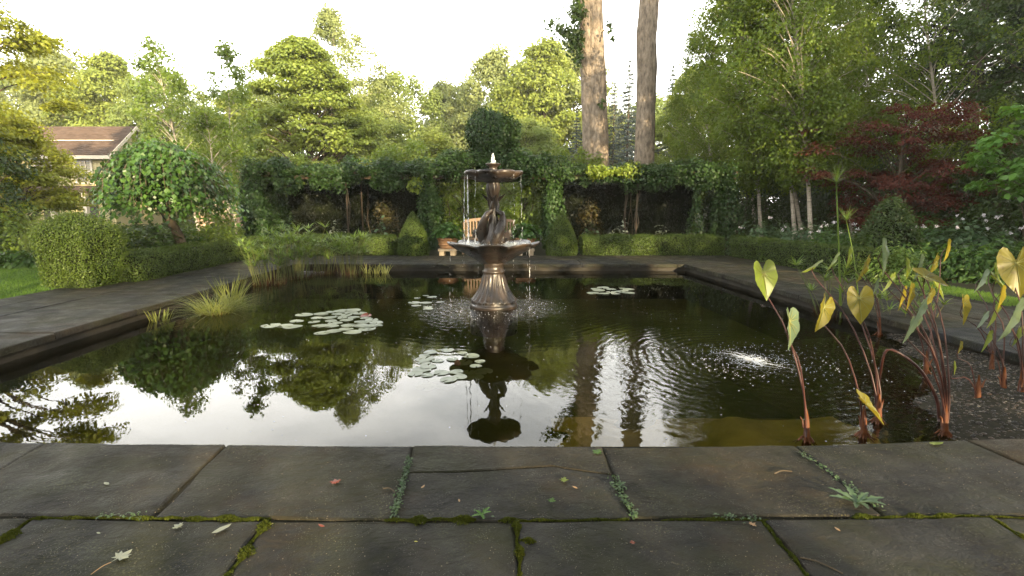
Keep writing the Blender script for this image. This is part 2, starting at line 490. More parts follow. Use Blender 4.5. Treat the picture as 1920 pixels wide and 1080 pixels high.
M['grass'] = leaf_mat('grass_blade', (0.050, 0.115, 0.012), (0.115, 0.205, 0.026), 0.4, (0.22, 0.32, 0.03), 0.5, 0.3, 0.3)
M['moss'] = leaf_mat('moss_tuft', (0.018, 0.034, 0.005), (0.080, 0.088, 0.010), 0.25, (0.12, 0.13, 0.012), 0.8, 0.1, 0.6)
M['taro_gold'] = leaf_mat('taro_leaf_gold', (0.085, 0.095, 0.010), (0.20, 0.165, 0.016), 0.45, (0.36, 0.28, 0.022), 0.4, 0.4, 0.4, (0.07, 0.045, 0.012))
M['taro_green'] = leaf_mat('taro_leaf_green', (0.085, 0.135, 0.016), (0.16, 0.20, 0.028), 0.45, (0.30, 0.34, 0.035), 0.4, 0.4, 0.4, (0.05, 0.075, 0.012))
M['vein'] = rough_mat('leaf_vein', (0.16, 0.17, 0.05), (0.22, 0.22, 0.07), 9, 0.5, 0.0)
M['taro_grey'] = leaf_mat('taro_leaf_grey', (0.065, 0.105, 0.055), (0.11, 0.15, 0.085), 0.3, (0.2, 0.25, 0.1), 0.42, 0.45, 0.4, (0.04, 0.06, 0.03))
M['pad'] = leaf_mat('lily_pad', (0.105, 0.13, 0.08), (0.20, 0.225, 0.15), 0.1, (0.2, 0.24, 0.1), 0.36, 0.45, 0.3, (0.09, 0.075, 0.04))
M['pad_red'] = leaf_mat('lily_pad_red', (0.10, 0.020, 0.012), (0.22, 0.055, 0.025), 0.2, (0.2, 0.05, 0.02), 0.4, 0.4, 0.3)
M['white_flower'] = leaf_mat('white_flower', (0.45, 0.40, 0.44), (0.72, 0.68, 0.70), 0.3, (0.7, 0.66, 0.66), 0.6, 0.2, 0.2)
M['pale_leaf'] = leaf_mat('pale_leaf', (0.17, 0.19, 0.13), (0.32, 0.33, 0.25), 0.3, (0.3, 0.33, 0.2), 0.5, 0.3, 0.3)
M['dead_leaf'] = leaf_mat('dry_leaf', (0.20, 0.10, 0.045), (0.40, 0.28, 0.16), 0.2, (0.3, 0.18, 0.08), 0.6, 0.2, 0.3)
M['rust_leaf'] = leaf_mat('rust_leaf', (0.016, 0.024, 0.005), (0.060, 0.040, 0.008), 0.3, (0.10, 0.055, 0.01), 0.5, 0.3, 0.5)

# ------------------------------------------------------------------ the setting: ground, paving, pool
WZ = -0.17                                           # water level below the coping
NL, NR, FR, FL = (-4.765, 2.665), (4.735, 2.665), (4.146, 12.06), (-5.22, 12.06)
def xl(y): return NL[0] + (FL[0] - NL[0]) * (y - NL[1]) / (FL[1] - NL[1])
def xr(y): return NR[0] + (FR[0] - NR[0]) * (y - NR[1]) / (FR[1] - NR[1])

g = MB()
B = 700.0
g.add([(-B, -B, -0.03), (B, -B, -0.03), (B, B, -0.03), (-B, B, -0.03),
       (NL[0] - .05, NL[1] - .05, -0.03), (NR[0] + .05, NR[1] - .05, -0.03), (FR[0] + .05, FR[1] + .05, -0.03), (FL[0] - .05, FL[1] + .05, -0.03)],
      [(0, 1, 5, 4), (1, 2, 6, 5), (2, 3, 7, 6), (3, 0, 4, 7)])
tag(g.build('ground', M['soil']), kind='structure')

bed = MB()
def ring_sheet(mb, inner, outer, z):
    V = [(*p, z) for p in inner] + [(*p, z) for p in outer]
    mb.add(V, [(0, 4, 5, 1), (1, 5, 6, 2), (2, 6, 7, 3), (3, 7, 4, 0)])
ring_sheet(bed, [NL, NR, FR, FL], [(-7.6, -2.4), (8.6, -2.4), (6.25, 14.4), (-7.3, 14.4)], -0.014)
paving = tag(bed.build('paving', M['joint']), 'dark bluestone slab paving round the pond', kind='structure')

prng = random.Random(5)
def slab(poly, gap=0.006, th=0.075, jit=0.006, step=0.12, zt=None):
    """one riven flagstone: irregular sawn outline, eased arris"""
    P = np.array(poly, float)[:, :2]
    c = P.mean(0)
    area = 0.5 * np.sum(P[:, 0] * np.roll(P[:, 1], -1) - np.roll(P[:, 0], -1) * P[:, 1])
    if area < 0: P = P[::-1]
    # inset by gap
    k = len(P); Q = []
    for i in range(k):
        a, b, d = P[i - 1], P[i], P[(i + 1) % k]
        e1 = (b - a) / (np.linalg.norm(b - a) + 1e-9); e2 = (d - b) / (np.linalg.norm(d - b) + 1e-9)
        n1, n2 = np.array((-e1[1], e1[0])), np.array((-e2[1], e2[0]))
        bis = n1 + n2
        Q.append(b + bis / max(0.4, np.dot(bis, bis)) * 2 * gap * 0.5 * 2)
    Q = np.array(Q)
    out = []
    for i in range(k):
        a, b = Q[i], Q[(i + 1) % k]
        L = np.linalg.norm(b - a); m = max(1, int(L / step))
        nrm = np.array((-(b - a)[1], (b - a)[0])) / (L + 1e-9)
        ph = prng.uniform(0, 6)
        for j in range(m):
            t = j / m
            d = 0 if j == 0 else prng.gauss(0, jit * 0.45) + jit * 0.6 * math.sin(ph + 5 * t)
            out.append(a + (b - a) * t + nrm * d)
    out = np.array(out)
    z = prng.uniform(-0.004, 0.004) if zt is None else zt
    n = len(out)
    cc = out.mean(0)
    rings = []
    dd = out - cc; ln = np.linalg.norm(dd, axis=1, keepdims=True)
    for ins, zz in ((0.0, z - th), (0.0, z - 0.012), (0.004, z - 0.004), (0.014, z)):
        r = out - dd / ln * ins
        rings.append(np.column_stack([r, np.full(n, zz) + (np.array([prng.uniform(-0.0015, 0.0015) for _ in range(n)]) if zz > z - 0.01 else 0)]))
    V = np.concatenate(rings)
    F = [(i * n + j, i * n + (j + 1) % n, (i + 1) * n + (j + 1) % n, (i + 1) * n + j) for i in range(3) for j in range(n)]
    F.append(tuple(3 * n + j for j in range(n)))
    return MB().add(V, F).build('slab', M['stone'], paving)

def quadrow(T, Bm):
    for i in range(len(T) - 1):
        if T[i][0] == 775:                                   # the middle slab is cracked across
            crack = [(763, 886), (860, 884), (935, 879), (1038, 873), (1092, 882), (1148, 889)]
            slab([gnd(*Bm[i]), gnd(*Bm[i + 1])] + [gnd(*c) for c in crack[::-1]], 0.0, jit=.003, step=.05)
            slab([gnd(*c) for c in crack] + [gnd(*T[i + 1]), gnd(*T[i])], 0.0022, jit=.003, step=.05)
            continue
        slab([gnd(*Bm[i]), gnd(*Bm[i + 1]), gnd(*T[i + 1]), gnd(*T[i])])
quadrow([(-1150, 822), (-420, 826), (88, 828.5), (425, 832), (775, 835), (1130, 838), (1490, 834), (1810, 824), (2500, 812), (3150, 800)],
        [(-2000, 967), (-1000, 968), (-150, 969), (285, 971), (735, 974), (1185, 972), (1660, 968), (2150, 966), (2950, 962), (3800, 955)])
quadrow([(-1600, 968), (-700, 970), (60, 970), (500, 974.5), (965, 975), (1430, 973), (1855, 968), (2500, 966)],
        [(-2400, 1251), (-1200, 1251), (-307, 1251), (299, 1251), (992, 1251), (1654, 1251), (2293, 1251), (3100, 1251)])
for k in range(3):
    y1 = 1.26 - 1.1 * k
    x = -6.0 + 0.4 * k
    while x < 6:
        w = prng.uniform(1.0, 1.5)
        slab([(x, y1 - 1.09), (x + w, y1 - 1.09), (x + w, y1), (x, y1)], step=0.5)
        x += w
def side_row(edge, o0, o1, ya, yb, lmin=0.9, lmax=1.6):
    y = ya
    while y < yb - 0.05:
        d = prng.uniform(lmin, lmax)
        y2 = yb if y + d > yb - 0.5 else y + d
        slab([(edge(y) + o0, y), (edge(y) + o1, y), (edge(y2) + o1, y2), (edge(y2) + o0, y2)], step=0.25)
        y = y2
side_row(xl, 0.035, -1.33, 2.70, 12.05)
side_row(xl, -1.33, -1.95, 2.70, 14.2, 1.2, 2.2)
side_row(xl, -1.95, -2.5, 2.70, 8.35, 1.0, 1.9)
side_row(xr, -0.035, 1.02, 2.80, 12.05)
side_row(xr, 1.02, 2.05, 2.90, 14.2)
for (ya, yb, xa, xb) in ((12.03, 13.15, -6.55, 5.15), (13.15, 14.25, -6.55, 5.1)):
    x = xa
    while x < xb - 0.05:
        d = prng.uniform(0.9, 1.5)
        x2 = xb if x + d > xb - 0.5 else x + d
        slab([(x, ya), (x2, ya), (x2, yb), (x, yb)], step=0.25)
        x = x2

# pool walls, bed, shelf
pw = MB()
C4 = [(NL[0] - .03, NL[1] - .03), (NR[0] + .03, NR[1] - .03), (FR[0] + .03, FR[1] + .03), (FL[0] - .03, FL[1] + .03)]
V = [(*p, -0.02) for p in C4] + [(*p, -1.0) for p in C4]
pw.add(V, [(0, 1, 5, 4), (1, 2, 6, 5), (2, 3, 7, 6), (3, 0, 4, 7)])
tag(pw.build('pool_wall', M['pool_wall']), kind='structure')
pb = MB(); pb.add([(*p, -0.85) for p in C4], [(0, 1, 2, 3)])
tag(pb.build('pond_bed', M['pond_bed']), kind='structure')
sh = MB()
nx, ny = 60, 24
V = []
for j in range(ny):
    for i in range(nx):
        x, y = 0.4 + 4.3 * i / (nx - 1), 2.66 + 2.3 * j / (ny - 1)
        e = min(max((x - 0.75 - 0.25 * math.sin(4 * y)) / 0.7, 0), 1) * min(max((4.35 + 0.22 * math.sin(2.3 * x) - y) / 0.6, 0), 1)
        V.append((x, y, -0.84 + 0.60 * e * e * (3 - 2 * e) + 0.012 * math.sin(6 * x + 2 * y) + 0.01 * math.sin(11 * y - 4 * x)))
sh.add(V, [(j * nx + i, j * nx + i + 1, (j + 1) * nx + i + 1, (j + 1) * nx + i) for j in range(ny - 1) for i in range(nx - 1)])
tag(sh.build('shallow_shelf', M['shelf'], None, True), kind='structure')

FX, FY = at(926, 565, 7.6)[0], 7.6                   # fountain
JX, JY, _ = gnd(1412, 676, WZ)                       # bubbling jet
def water_mat():
    m, n, l, out = new_mat('pond_water')
    tc = n.new('ShaderNodeTexCoord')
    ob = tc.outputs['Object']
    def dist(x, y):
        s = n.new('ShaderNodeVectorMath'); s.operation = 'DISTANCE'
        l.new(ob, s.inputs[0]); s.inputs[1].default_value = (x, y, 0)
        return s.outputs['Value']
    def wob(scale, amp, detail=2, dst=0.0):
        return math_n(n, l, 'MULTIPLY', math_n(n, l, 'SUBTRACT', noise(n, l, scale, detail, 0.5, ob, dst), 0.5), amp)
    def add(a, b): return math_n(n, l, 'ADD', a, b)
    def mul(a, b): return math_n(n, l, 'MULTIPLY', a, b)
    h = add(wob(2.2, 0.0011, 1), wob(8.0, 0.00016, 2))
    for (x, y, lam, amp, reach, chop, cs) in ((FX, FY, 0.14, 0.0020, 0.75, 0.034, 15.0), (JX, JY, 0.10, 0.0016, 0.8, 0.010, 13.0)):
        d = dist(x, y)
        dw = add(d, wob(2.5, 0.16, 2))
        wav = n.new('ShaderNodeMath'); wav.operation = 'SINE'; l.new(math_n(n, l, 'MULTIPLY', dw, 2 * PI / lam), wav.inputs[0])
        fall = n.new('ShaderNodeMath'); fall.operation = 'POWER'; fall.inputs[0].default_value = math.e
        l.new(math_n(n, l, 'MULTIPLY', d, -1.0 / reach), fall.inputs[1])
        h = add(h, mul(mul(wav.outputs[0], amp), fall.outputs[0]))
        f2 = n.new('ShaderNodeMath'); f2.operation = 'POWER'; f2.inputs[0].default_value = math.e
        l.new(math_n(n, l, 'MULTIPLY', d, -1.6 / reach), f2.inputs[1])
        h = add(h, mul(wob(cs, chop * 2.0, 3, 0.3), f2.outputs[0]))
    # a breeze-ruffled stretch between jet and near edge
    d = dist(1.75, 4.1)
    h = add(h, mul(wob(10.0, 0.007, 3, 0.5), mrange(n, l, d, 0.2, 1.55, 1, 0)))
    bp = n.new('ShaderNodeBump'); bp.inputs['Strength'].default_value = 1.0; bp.inputs['Distance'].default_value = 1.0
    l.new(h, bp.inputs['Height'])
    fr = n.new('ShaderNodeFresnel'); fr.inputs['IOR'].default_value = 1.36
    l.new(bp.outputs['Normal'], fr.inputs['Normal'])
    gl = n.new('ShaderNodeBsdfGlossy'); gl.inputs['Roughness'].default_value = 0.012
    l.new(bp.outputs['Normal'], gl.inputs['Normal'])
    tr = n.new('ShaderNodeBsdfTransparent'); tr.inputs['Color'].default_value = (0.62, 0.58, 0.30, 1)
    mx = n.new('ShaderNodeMixShader')
    l.new(fr.outputs['Fac'], mx.inputs['Fac']); l.new(tr.outputs[0], mx.inputs[1]); l.new(gl.outputs[0], mx.inputs[2])
    l.new(mx.outputs[0], out.inputs['Surface'])
    return m
M['water'] = water_mat()
wt = MB(); wt.add([(*p, WZ) for p in C4], [(0, 1, 2, 3)])
tag(wt.build('pond_water', M['water']), kind='structure')
def drop_mat():
    m, n, l, out = new_mat('falling_water')
    p = n.new('ShaderNodeBsdfPrincipled')
    p.inputs['Base Color'].default_value = (0.80, 0.82, 0.82, 1); p.inputs['Roughness'].default_value = 0.15
    p.inputs['Specular IOR Level'].default_value = 0.5
    tr = n.new('ShaderNodeBsdfTransparent')
    mx = n.new('ShaderNodeMixShader'); mx.inputs['Fac'].default_value = 0.5
    l.new(tr.outputs[0], mx.inputs[1]); l.new(p.outputs[0], mx.inputs[2]); l.new(mx.outputs[0], out.inputs['Surface'])
    return m
M['drop'] = drop_mat()

# ------------------------------------------------------------------ fountain
fz = lambda py: at(926, py, FY)[2] - WZ              # height above the water seen at that row
ft = thing('fountain', 'dark bronze two-tiered fountain with scalloped bowls standing in the pond', 'fountain', (FX, FY, WZ))
def flute(k, amp, i0, i1):
    def f(th, r, z, i):
        if i0 <= i <= i1:
            return r * (1 + amp * (abs(math.cos(k * th / 2)) - 0.5)), z
        return r, z
    return f
V, F = lathe([(0.0, -0.4), (0.36, -0.4), (0.36, 0.015), (0.365, 0.03), (0.345, 0.055), (0.335, 0.06), (0.345, 0.09), (0.335, 0.115), (0.31, 0.135), (0.285, 0.17),
              (0.25, 0.225), (0.215, 0.29), (0.188, 0.37), (0.17, 0.45), (0.16, 0.50), (0.155, 0.515), (0.172, 0.53), (0.172, 0.55), (0.15, 0.565), (0.148, 0.63), (0.165, 0.66), (0.15, 0.70)], 96, flute(20, 0.13, 7, 13))
MB().add(V, F).build('pedestal', M['bronze'], ft, True)
def scal(k, amp, rise, ph=0.0):
    def f(th, r, z, i):
        s = abs(math.cos(k * (th + ph) / 2)) ** 0.6
        w = min(1.0, r / 0.5) ** 1.5
        return r * (1 + amp * w * (s - 0.6)), z + rise * w * (s - 0.6)
    return f
V, F = lathe([(0.13, 0.66), (0.20, 0.68), (0.27, 0.72), (0.36, 0.775), (0.46, 0.83), (0.56, 0.88), (0.625, 0.925), (0.65, 0.955), (0.645, 0.968), (0.625, 0.968), (0.60, 0.945), (0.5, 0.925), (0.3, 0.92), (0.12, 0.92)], 96, scal(8, 0.19, 0.055))
MB().add(V, F).build('lower_bowl', M['bronze'], ft, True)
V, F = lathe([(0.0, 0.952), (0.12, 0.952), (0.3, 0.954), (0.45, 0.953), (0.595, 0.952)], 64)
lw = MB().add(V, F)
M['bowl_water'] = rough_mat('splashing_water', (0.10, 0.11, 0.10), (0.55, 0.57, 0.56), 28, 0.12, 1.0, 30, 0.6, bdist=0.02)
lw.build('bowl_water', M['bowl_water'], ft, True)
# three entwined fish: heads down on the bowl, tails crossing upwards
def fish(a0, sgn):
    P, rad = [], []
    for t in np.linspace(0, 1, 20):
        z = 0.945 + 0.78 * t
        rr = 0.135 * (1 - t) ** 0.7 + 0.036 + 0.035 * math.sin(PI * min(1, t * 1.3))
        if t > 0.62: rr = 0.05 + 0.02 * math.sin((t - 0.62) * 8)
        a = a0 + sgn * (2.7 * t ** 1.3)
        P.append((rr * math.cos(a), rr * math.sin(a), z))
        rad.append(float(np.interp(t, [0, 0.06, 0.18, 0.34, 0.5, 0.62, 0.75, 0.9, 1.0], [0.026, 0.070, 0.084, 0.072, 0.052, 0.036, 0.028, 0.025, 0.012])))
    mb = MB().tube(P, rad, 12)
    f = mb.build('fish', M['bronze'], ft, True)
    # tail fluke and side fin
    fin = MB()
    px, py, pz = P[15]; a = math.atan2(py, px)
    out = np.array((math.cos(a), math.sin(a), 0)); tan = np.array((-math.sin(a), math.cos(a), 0))
    for s in (-1, 1):
        b = np.array((px, py, pz)); q = [b, b + out * 0.03 + tan * s * 0.035 + np.array((0, 0, 0.05)), b + out * 0.085 + tan * s * 0.075 + np.array((0, 0, 0.13)), b + out * 0.03 + np.array((0, 0, 0.07))]
        w = out * 0.010
        fin.add([p - w for p in q] + [p + w for p in q], [(0, 1, 2, 3), (7, 6, 5, 4), (0, 4, 5, 1), (1, 5, 6, 2), (2, 6, 7, 3), (3, 7, 4, 0)])
    fin.build('tail_fin', M['bronze'], f)
    px, py, pz = P[4]; a = math.atan2(py, px)
    out = np.array((math.cos(a), math.sin(a), 0)); tan = np.array((-math.sin(a), math.cos(a), 0))
    for s in (-1, 1):
        b = np.array((px, py, pz)) + out * 0.05 + tan * s * 0.07
        q = [b, b + tan * s * 0.05 + out * 0.05 + np.array((0, 0, 0.06)), b + tan * s * 0.07 + out * 0.07 + np.array((0, 0, -0.06)), b + np.array((0, 0, -0.05))]
        w = out * 0.008
        MB().add([p - w for p in q] + [p + w for p in q], [(0, 1, 2, 3), (7, 6, 5, 4), (0, 4, 5, 1), (1, 5, 6, 2), (2, 6, 7, 3), (3, 7, 4, 0)]).build('side_fin', M['bronze'], f)
for k in range(3): fish(0.6 + k * 2 * PI / 3, 1)
V, F = lathe([(0.15, 0.945), (0.175, 0.97), (0.145, 1.03), (0.10, 1.12), (0.085, 1.25), (0.055, 1.38), (0.05, 1.5), (0.06, 1.6), (0.084, 1.68), (0.102, 1.76), (0.10, 1.82), (0.085, 1.865), (0.10, 1.90)], 40,
             lambda th, r, z, i: (r * (1 + 0.09 * math.cos(7 * th + 9 * z)), z))
MB().add(V, F).build('stem', M['bronze'], ft, True)
V, F = lathe([(0.10, 1.85), (0.16, 1.868), (0.25, 1.88), (0.335, 1.905), (0.395, 1.945), (0.418, 1.985), (0.408, 2.012), (0.385, 2.015), (0.36, 1.995), (0.25, 1.985), (0.05, 1.985)], 96, scal(8, 0.20, 0.022, 0.2))
MB().add(V, F).build('upper_bowl', M['bronze'], ft, True)
V, F = lathe([(0.09, 1.98), (0.085, 2.01), (0.06, 2.03), (0.06, 2.075), (0.085, 2.095), (0.11, 2.11), (0.115, 2.122), (0.10, 2.126), (0.03, 2.115), (0.025, 2.14), (0.0, 2.14)], 40)
MB().add(V, F).build('finial', M['bronze'], ft, True)

# falling water: threads of drops and the little jet
rng = np.random.default_rng(3)
OCT_V = np.array([(1, 0, 0), (-1, 0, 0), (0, 1, 0), (0, -1, 0), (0, 0, 1), (0, 0, -1)], float)
OCT_F = np.array([(0, 2, 4), (2, 1, 4), (1, 3, 4), (3, 0, 4), (2, 0, 5), (1, 2, 5), (3, 1, 5), (0, 3, 5)])
def drops(P, s, stretch):
    P = np.asarray(P); n = len(P)
    s = np.broadcast_to(s, (n,)); stretch = np.broadcast_to(stretch, (n,))
    V = OCT_V[None] * s[:, None, None] * np.stack([np.ones(n), np.ones(n), stretch], 1)[:, None, :] + P[:, None, :]
    return V.reshape(-1, 3), (OCT_F[None] + 6 * np.arange(n)[:, None, None]).reshape(-1, 3)
D, S, ST = [], [], []
def thread(a, r0, z0, z1, n, size, out=0.05, wob=0.006):
    for i in range(n):
        t = rng.uniform(0, 1)
        z = z0 + (z1 - z0) * t
        r = r0 + out * math.sqrt(t)
        D.append((FX + r * math.cos(a) + rng.normal(0, wob * (0.3 + t)), FY + r * math.sin(a) + rng.normal(0, wob), WZ + z))
        S.append(size * rng.uniform(0.35, 0.85)); ST.append(rng.uniform(2.0, 14.0))
thread(PI * 1.02, 0.41, 1.98, 0.97, 70, 0.0058, 0.03)
thread(PI * 1.16, 0.41, 1.98, 0.97, 130, 0.0066, 0.0)
thread(-0.2, 0.41, 1.98, 0.97, 22, 0.004, 0.02)
thread(-0.75, 0.41, 1.98, 0.97, 18, 0.004, 0.02)
thread(PI * 1.3, 0.40, 1.99, 0.97, 40, 0.004, 0.02)
for a in np.linspace(0.3, 2.8, 6): thread(a, 0.41, 1.98, 0.97, 16, 0.0042, 0.03, 0.015)
thread(PI * 1.04, 0.64, 0.93, 0.02, 26, 0.0034, 0.02)
thread(-0.6, 0.63, 0.93, 0.02, 55, 0.0042, 0.02)
for a in np.linspace(0.2, 2.9, 7): thread(a, 0.63, 0.93, 0.02, 9, 0.0036, 0.03, 0.012)
for i in range(240):                                  # jet at the top
    t = rng.uniform(0, 1)
    D.append((FX + rng.normal(0, 0.014 * (1.2 - t)), FY + rng.normal(0, 0.014 * (1.2 - t)), WZ + 2.12 + 0.15 * t)); S.append(0.007 * (1.2 - 0.5 * t)); ST.append(2.2)
for i in range(420):                                  # spatter over the lower bowl and the pond around the foot
    a = rng.uniform(0, 2 * PI)
    if i < 200:
        r = rng.uniform(0.15, 0.6); z = 0.957 + abs(rng.normal(0, 0.018)); s = 0.006
    else:
        r = rng.uniform(0.45, 1.1); z = 0.003 + abs(rng.normal(0, 0.02)); s = 0.0055
    D.append((FX + r * math.cos(a), FY + r * math.sin(a), WZ + z)); S.append(s * rng.uniform(0.4, 1.3)); ST.append(0.8)
V, F = drops(D, np.array(S), np.array(ST))
tag(put(bpy.data.objects.new('falling_water', qmesh('falling_water', V, F, M['drop']))), 'white threads of water dripping from the fountain bowls', kind='stuff')

# bubbling jet on the right: radiating foam strands and drops
mb = MB()
for k in range(40):
    a = rng.uniform(0, 2 * PI); L = rng.uniform(0.10, 0.62) * (1.0 if k < 14 else 0.6)
    P = [(JX + 0.02 * math.cos(a), JY + 0.02 * math.sin(a), WZ + 0.012)]
    b = a
    for j in range(1, 7):
        b += rng.normal(0, 0.55)
        P.append((P[-1][0] + L / 6 * math.cos(b), P[-1][1] + L / 6 * math.sin(b), WZ + 0.004 + 0.012 * math.sin(PI * j / 7) * rng.uniform(0.3, 1.2)))
    mb.tube(P, np.linspace(0.0042, 0.001, 7) * rng.uniform(0.4, 1.2), 5)
fo_v, fo_f = mb.v, mb.f
D, S = [], []
for i in range(900):
    a = rng.uniform(0, 2 * PI); r = abs(rng.normal(0, 0.42)) + 0.03
    D.append((JX + r * math.cos(a) * 1.25, JY + r * math.sin(a), WZ + 0.002 + max(0, 0.035 * math.exp(-r * 4)) * rng.uniform(0, 1))); S.append(rng.uniform(0.002, 0.0075))
for i in range(420):                                  # drifting specks over the open water
    x, y = rng.uniform(-2.6, 4.0), rng.uniform(3.0, 9.5)
    D.append((x, y, WZ + 0.002)); S.append(rng.uniform(0.0018, 0.0065))
V, F = drops(D, np.array(S), 0.5)
mb.add(V, F)
tag(mb.build('splash', M['drop']), 'white foam and spatter where a jet bubbles at the pond surface', kind='stuff')

# ------------------------------------------------------------------ bench
bx = at(916, 440, 15.3)
bn = thing('bench', 'teak garden bench with slatted back behind the fountain', 'bench', (bx[0], 15.3, -0.03))
W = 1.56
for s in (-1, 1):
    MB().box((s * (W / 2 - 0.03), -0.24, 0.32), (0.06, 0.06, 0.64)).build('leg', M['teak'], bn)
    MB().box((s * (W / 2 - 0.03), 0.26, 0.48), (0.06, 0.06, 0.96)).build('leg', M['teak'], bn)
    MB().box((s * (W / 2 - 0.03), 0.0, 0.665), (0.075, 0.58, 0.03)).build('armrest', M['teak'], bn)
    MB().box((s * (W / 2 - 0.03), 0.01, 0.36), (0.045, 0.44, 0.06)).build('side_rail', M['teak'], bn)
MB().box((0, -0.24, 0.40), (W - 0.121, 0.035, 0.07)).build('front_rail', M['teak'], bn)
for k in range(5):
    MB().box((0, -0.2 + 0.098 * k, 0.452), (W - 0.126, 0.082, 0.022)).build('seat_slat', M['teak'], bn)
mb = MB()
xs = np.linspace(-W / 2 + 0.03, W / 2 - 0.03, 15)
V = []
for x in xs:
    zt = 1.0 + 0.075 * (1 - (2 * x / W) ** 2)
    V += [(x, 0.232, zt - 0.085), (x, 0.288, zt - 0.085), (x, 0.288, zt), (x, 0.232, zt)]
F = []
for i in range(14):
    o = 4 * i
    for j in range(4): F.append((o + j, o + (j + 1) % 4, o + 4 + (j + 1) % 4, o + 4 + j))
F += [(3, 2, 1, 0), (56, 57, 58, 59)]
mb.add(V, F).build('top_rail', M['teak'], bn)
MB().box((0, 0.26, 0.53), (W - 0.121, 0.045, 0.06)).build('lower_rail', M['teak'], bn)
for k in range(15):
    x = -W / 2 + 0.125 + k * (W - 0.25) / 14
    zt = 1.0 + 0.075 * (1 - (2 * x / W) ** 2) - 0.082
    MB().box((x, 0.26, (0.562 + zt) / 2), (0.045, 0.022, zt - 0.562)).build('slat', M['teak'], bn)

# ------------------------------------------------------------------ planters and their plants
def heart_leaf(rng, n, c, rad, flat=0.6, size=0.11):
    u = unit(rng, n); u[:, 2] = np.abs(u[:, 2])
    P = np.array(c) + u * np.array(rad) * rng.uniform(0.55, 1.0, (n, 1))
    N = norm(u * 0.7 + np.array((0, 0, 0.6)) + rng.normal(0, 0.3, (n, 3)))
    T = u * np.array((1, 1, 0)) + np.array((0, 0, -0.5))
    return leaf_quads(rng, P, N, size, 0.85, 0.1, T, 0.4)
for i, (px, lab) in enumerate(((840, 'left'), (985, 'right'))):
    c = at(px, 478, 14.75)
    t = thing('planter', ('banded terracotta planter on a stone foot left of the bench', 'terracotta planter on a stone foot right of the bench')[i], 'planter', (c[0], 14.75, -0.03), 'terracotta planters beside the bench')
    V, F = lathe([(0.0, 0.20), (0.22, 0.20), (0.235, 0.24), (0.275, 0.42), (0.285, 0.45), (0.31, 0.455), (0.315, 0.50), (0.30, 0.505), (0.27, 0.50), (0.26, 0.44), (0.0, 0.44)], 32)
    p = MB().add(V, F).build('pot', M['terracotta'], t, True)
    V, F = lathe([(0.262, 0.30), (0.272, 0.305), (0.276, 0.325), (0.262, 0.335)], 32)
    MB().add(V, F).build('band', M['terracotta'], p, True)
    f = MB()
    f.box((0, 0, 0.165), (0.52, 0.42, 0.07)).box((-0.16, 0, 0.065), (0.14, 0.36, 0.13)).box((0.16, 0, 0.065), (0.14, 0.36, 0.13))
    f.build('foot', M['pedestal_stone'], t)
    r2 = np.random.default_rng(40 + i)
    pl = thing('potted_plant', ('leafy dark green plant in the planter left of the bench', 'leafy dark green plant in the planter right of the bench')[i], 'plant', (c[0], 14.75, 0.41), 'plants in the terracotta planters')
    V, F = heart_leaf(r2, 420, (0, 0, 0.08), (0.52, 0.42, 0.42), size=0.15)
    put(bpy.data.objects.new('foliage', qmesh('foliage', V, F, M['mulberry'])), pl)
    st = MB()
    for k in range(12):
        a = r2.uniform(0, 2 * PI)
        st.tube([(0.05 * math.cos(a), 0.05 * math.sin(a), 0), (0.2 * math.cos(a), 0.18 * math.sin(a), 0.2), (0.36 * math.cos(a), 0.3 * math.sin(a), 0.3)], [0.012, 0.01, 0.006], 5)
    tag(st.build('stem', M['bark'], pl), kind='stuff')

# ------------------------------------------------------------------ clipped box: hedges, cones, block
def rings_core(rings, n=40):
    """rings of (z, half x, half y, squareness)"""
    V, F = [], []
    for (z, hx, hy, p) in rings:
        for j in range(n):
            th = 2 * PI * j / n
            c, s = math.cos(th), math.sin(th)
            V.append((hx * math.copysign(abs(c) ** (2 / p), c), hy * math.copysign(abs(s) ** (2 / p), s), z))
    k = len(rings)
    for i in range(k - 1):
        for j in range(n):
            F.append((i * n + j, i * n + (j + 1) % n, (i + 1) * n + (j + 1) % n, (i + 1) * n + j))
    V.append((0, 0, rings[-1][0]))
    for j in range(n): F.append(((k - 1) * n + j, (k - 1) * n + (j + 1) % n, k * n, k * n))
    return np.array(V, float), np.array(F)

def sample_surf(rng, V, F, n):
    tri = np.concatenate([F[:, [0, 1, 2]], F[:, [0, 2, 3]]])
    a, b, c = V[tri[:, 0]], V[tri[:, 1]], V[tri[:, 2]]
    cr = np.cross(b - a, c - a)
    ar = np.linalg.norm(cr, axis=1)
    idx = rng.choice(len(tri), n, p=ar / ar.sum())
    u, v = rng.random((n, 1)), rng.random((n, 1))
    fl = (u + v) > 1
    u, v = np.where(fl, 1 - u, u), np.where(fl, 1 - v, v)
    return a[idx] + u * (b[idx] - a[idx]) + v * (c[idx] - a[idx]), cr[idx] / (ar[idx][:, None] + 1e-9)

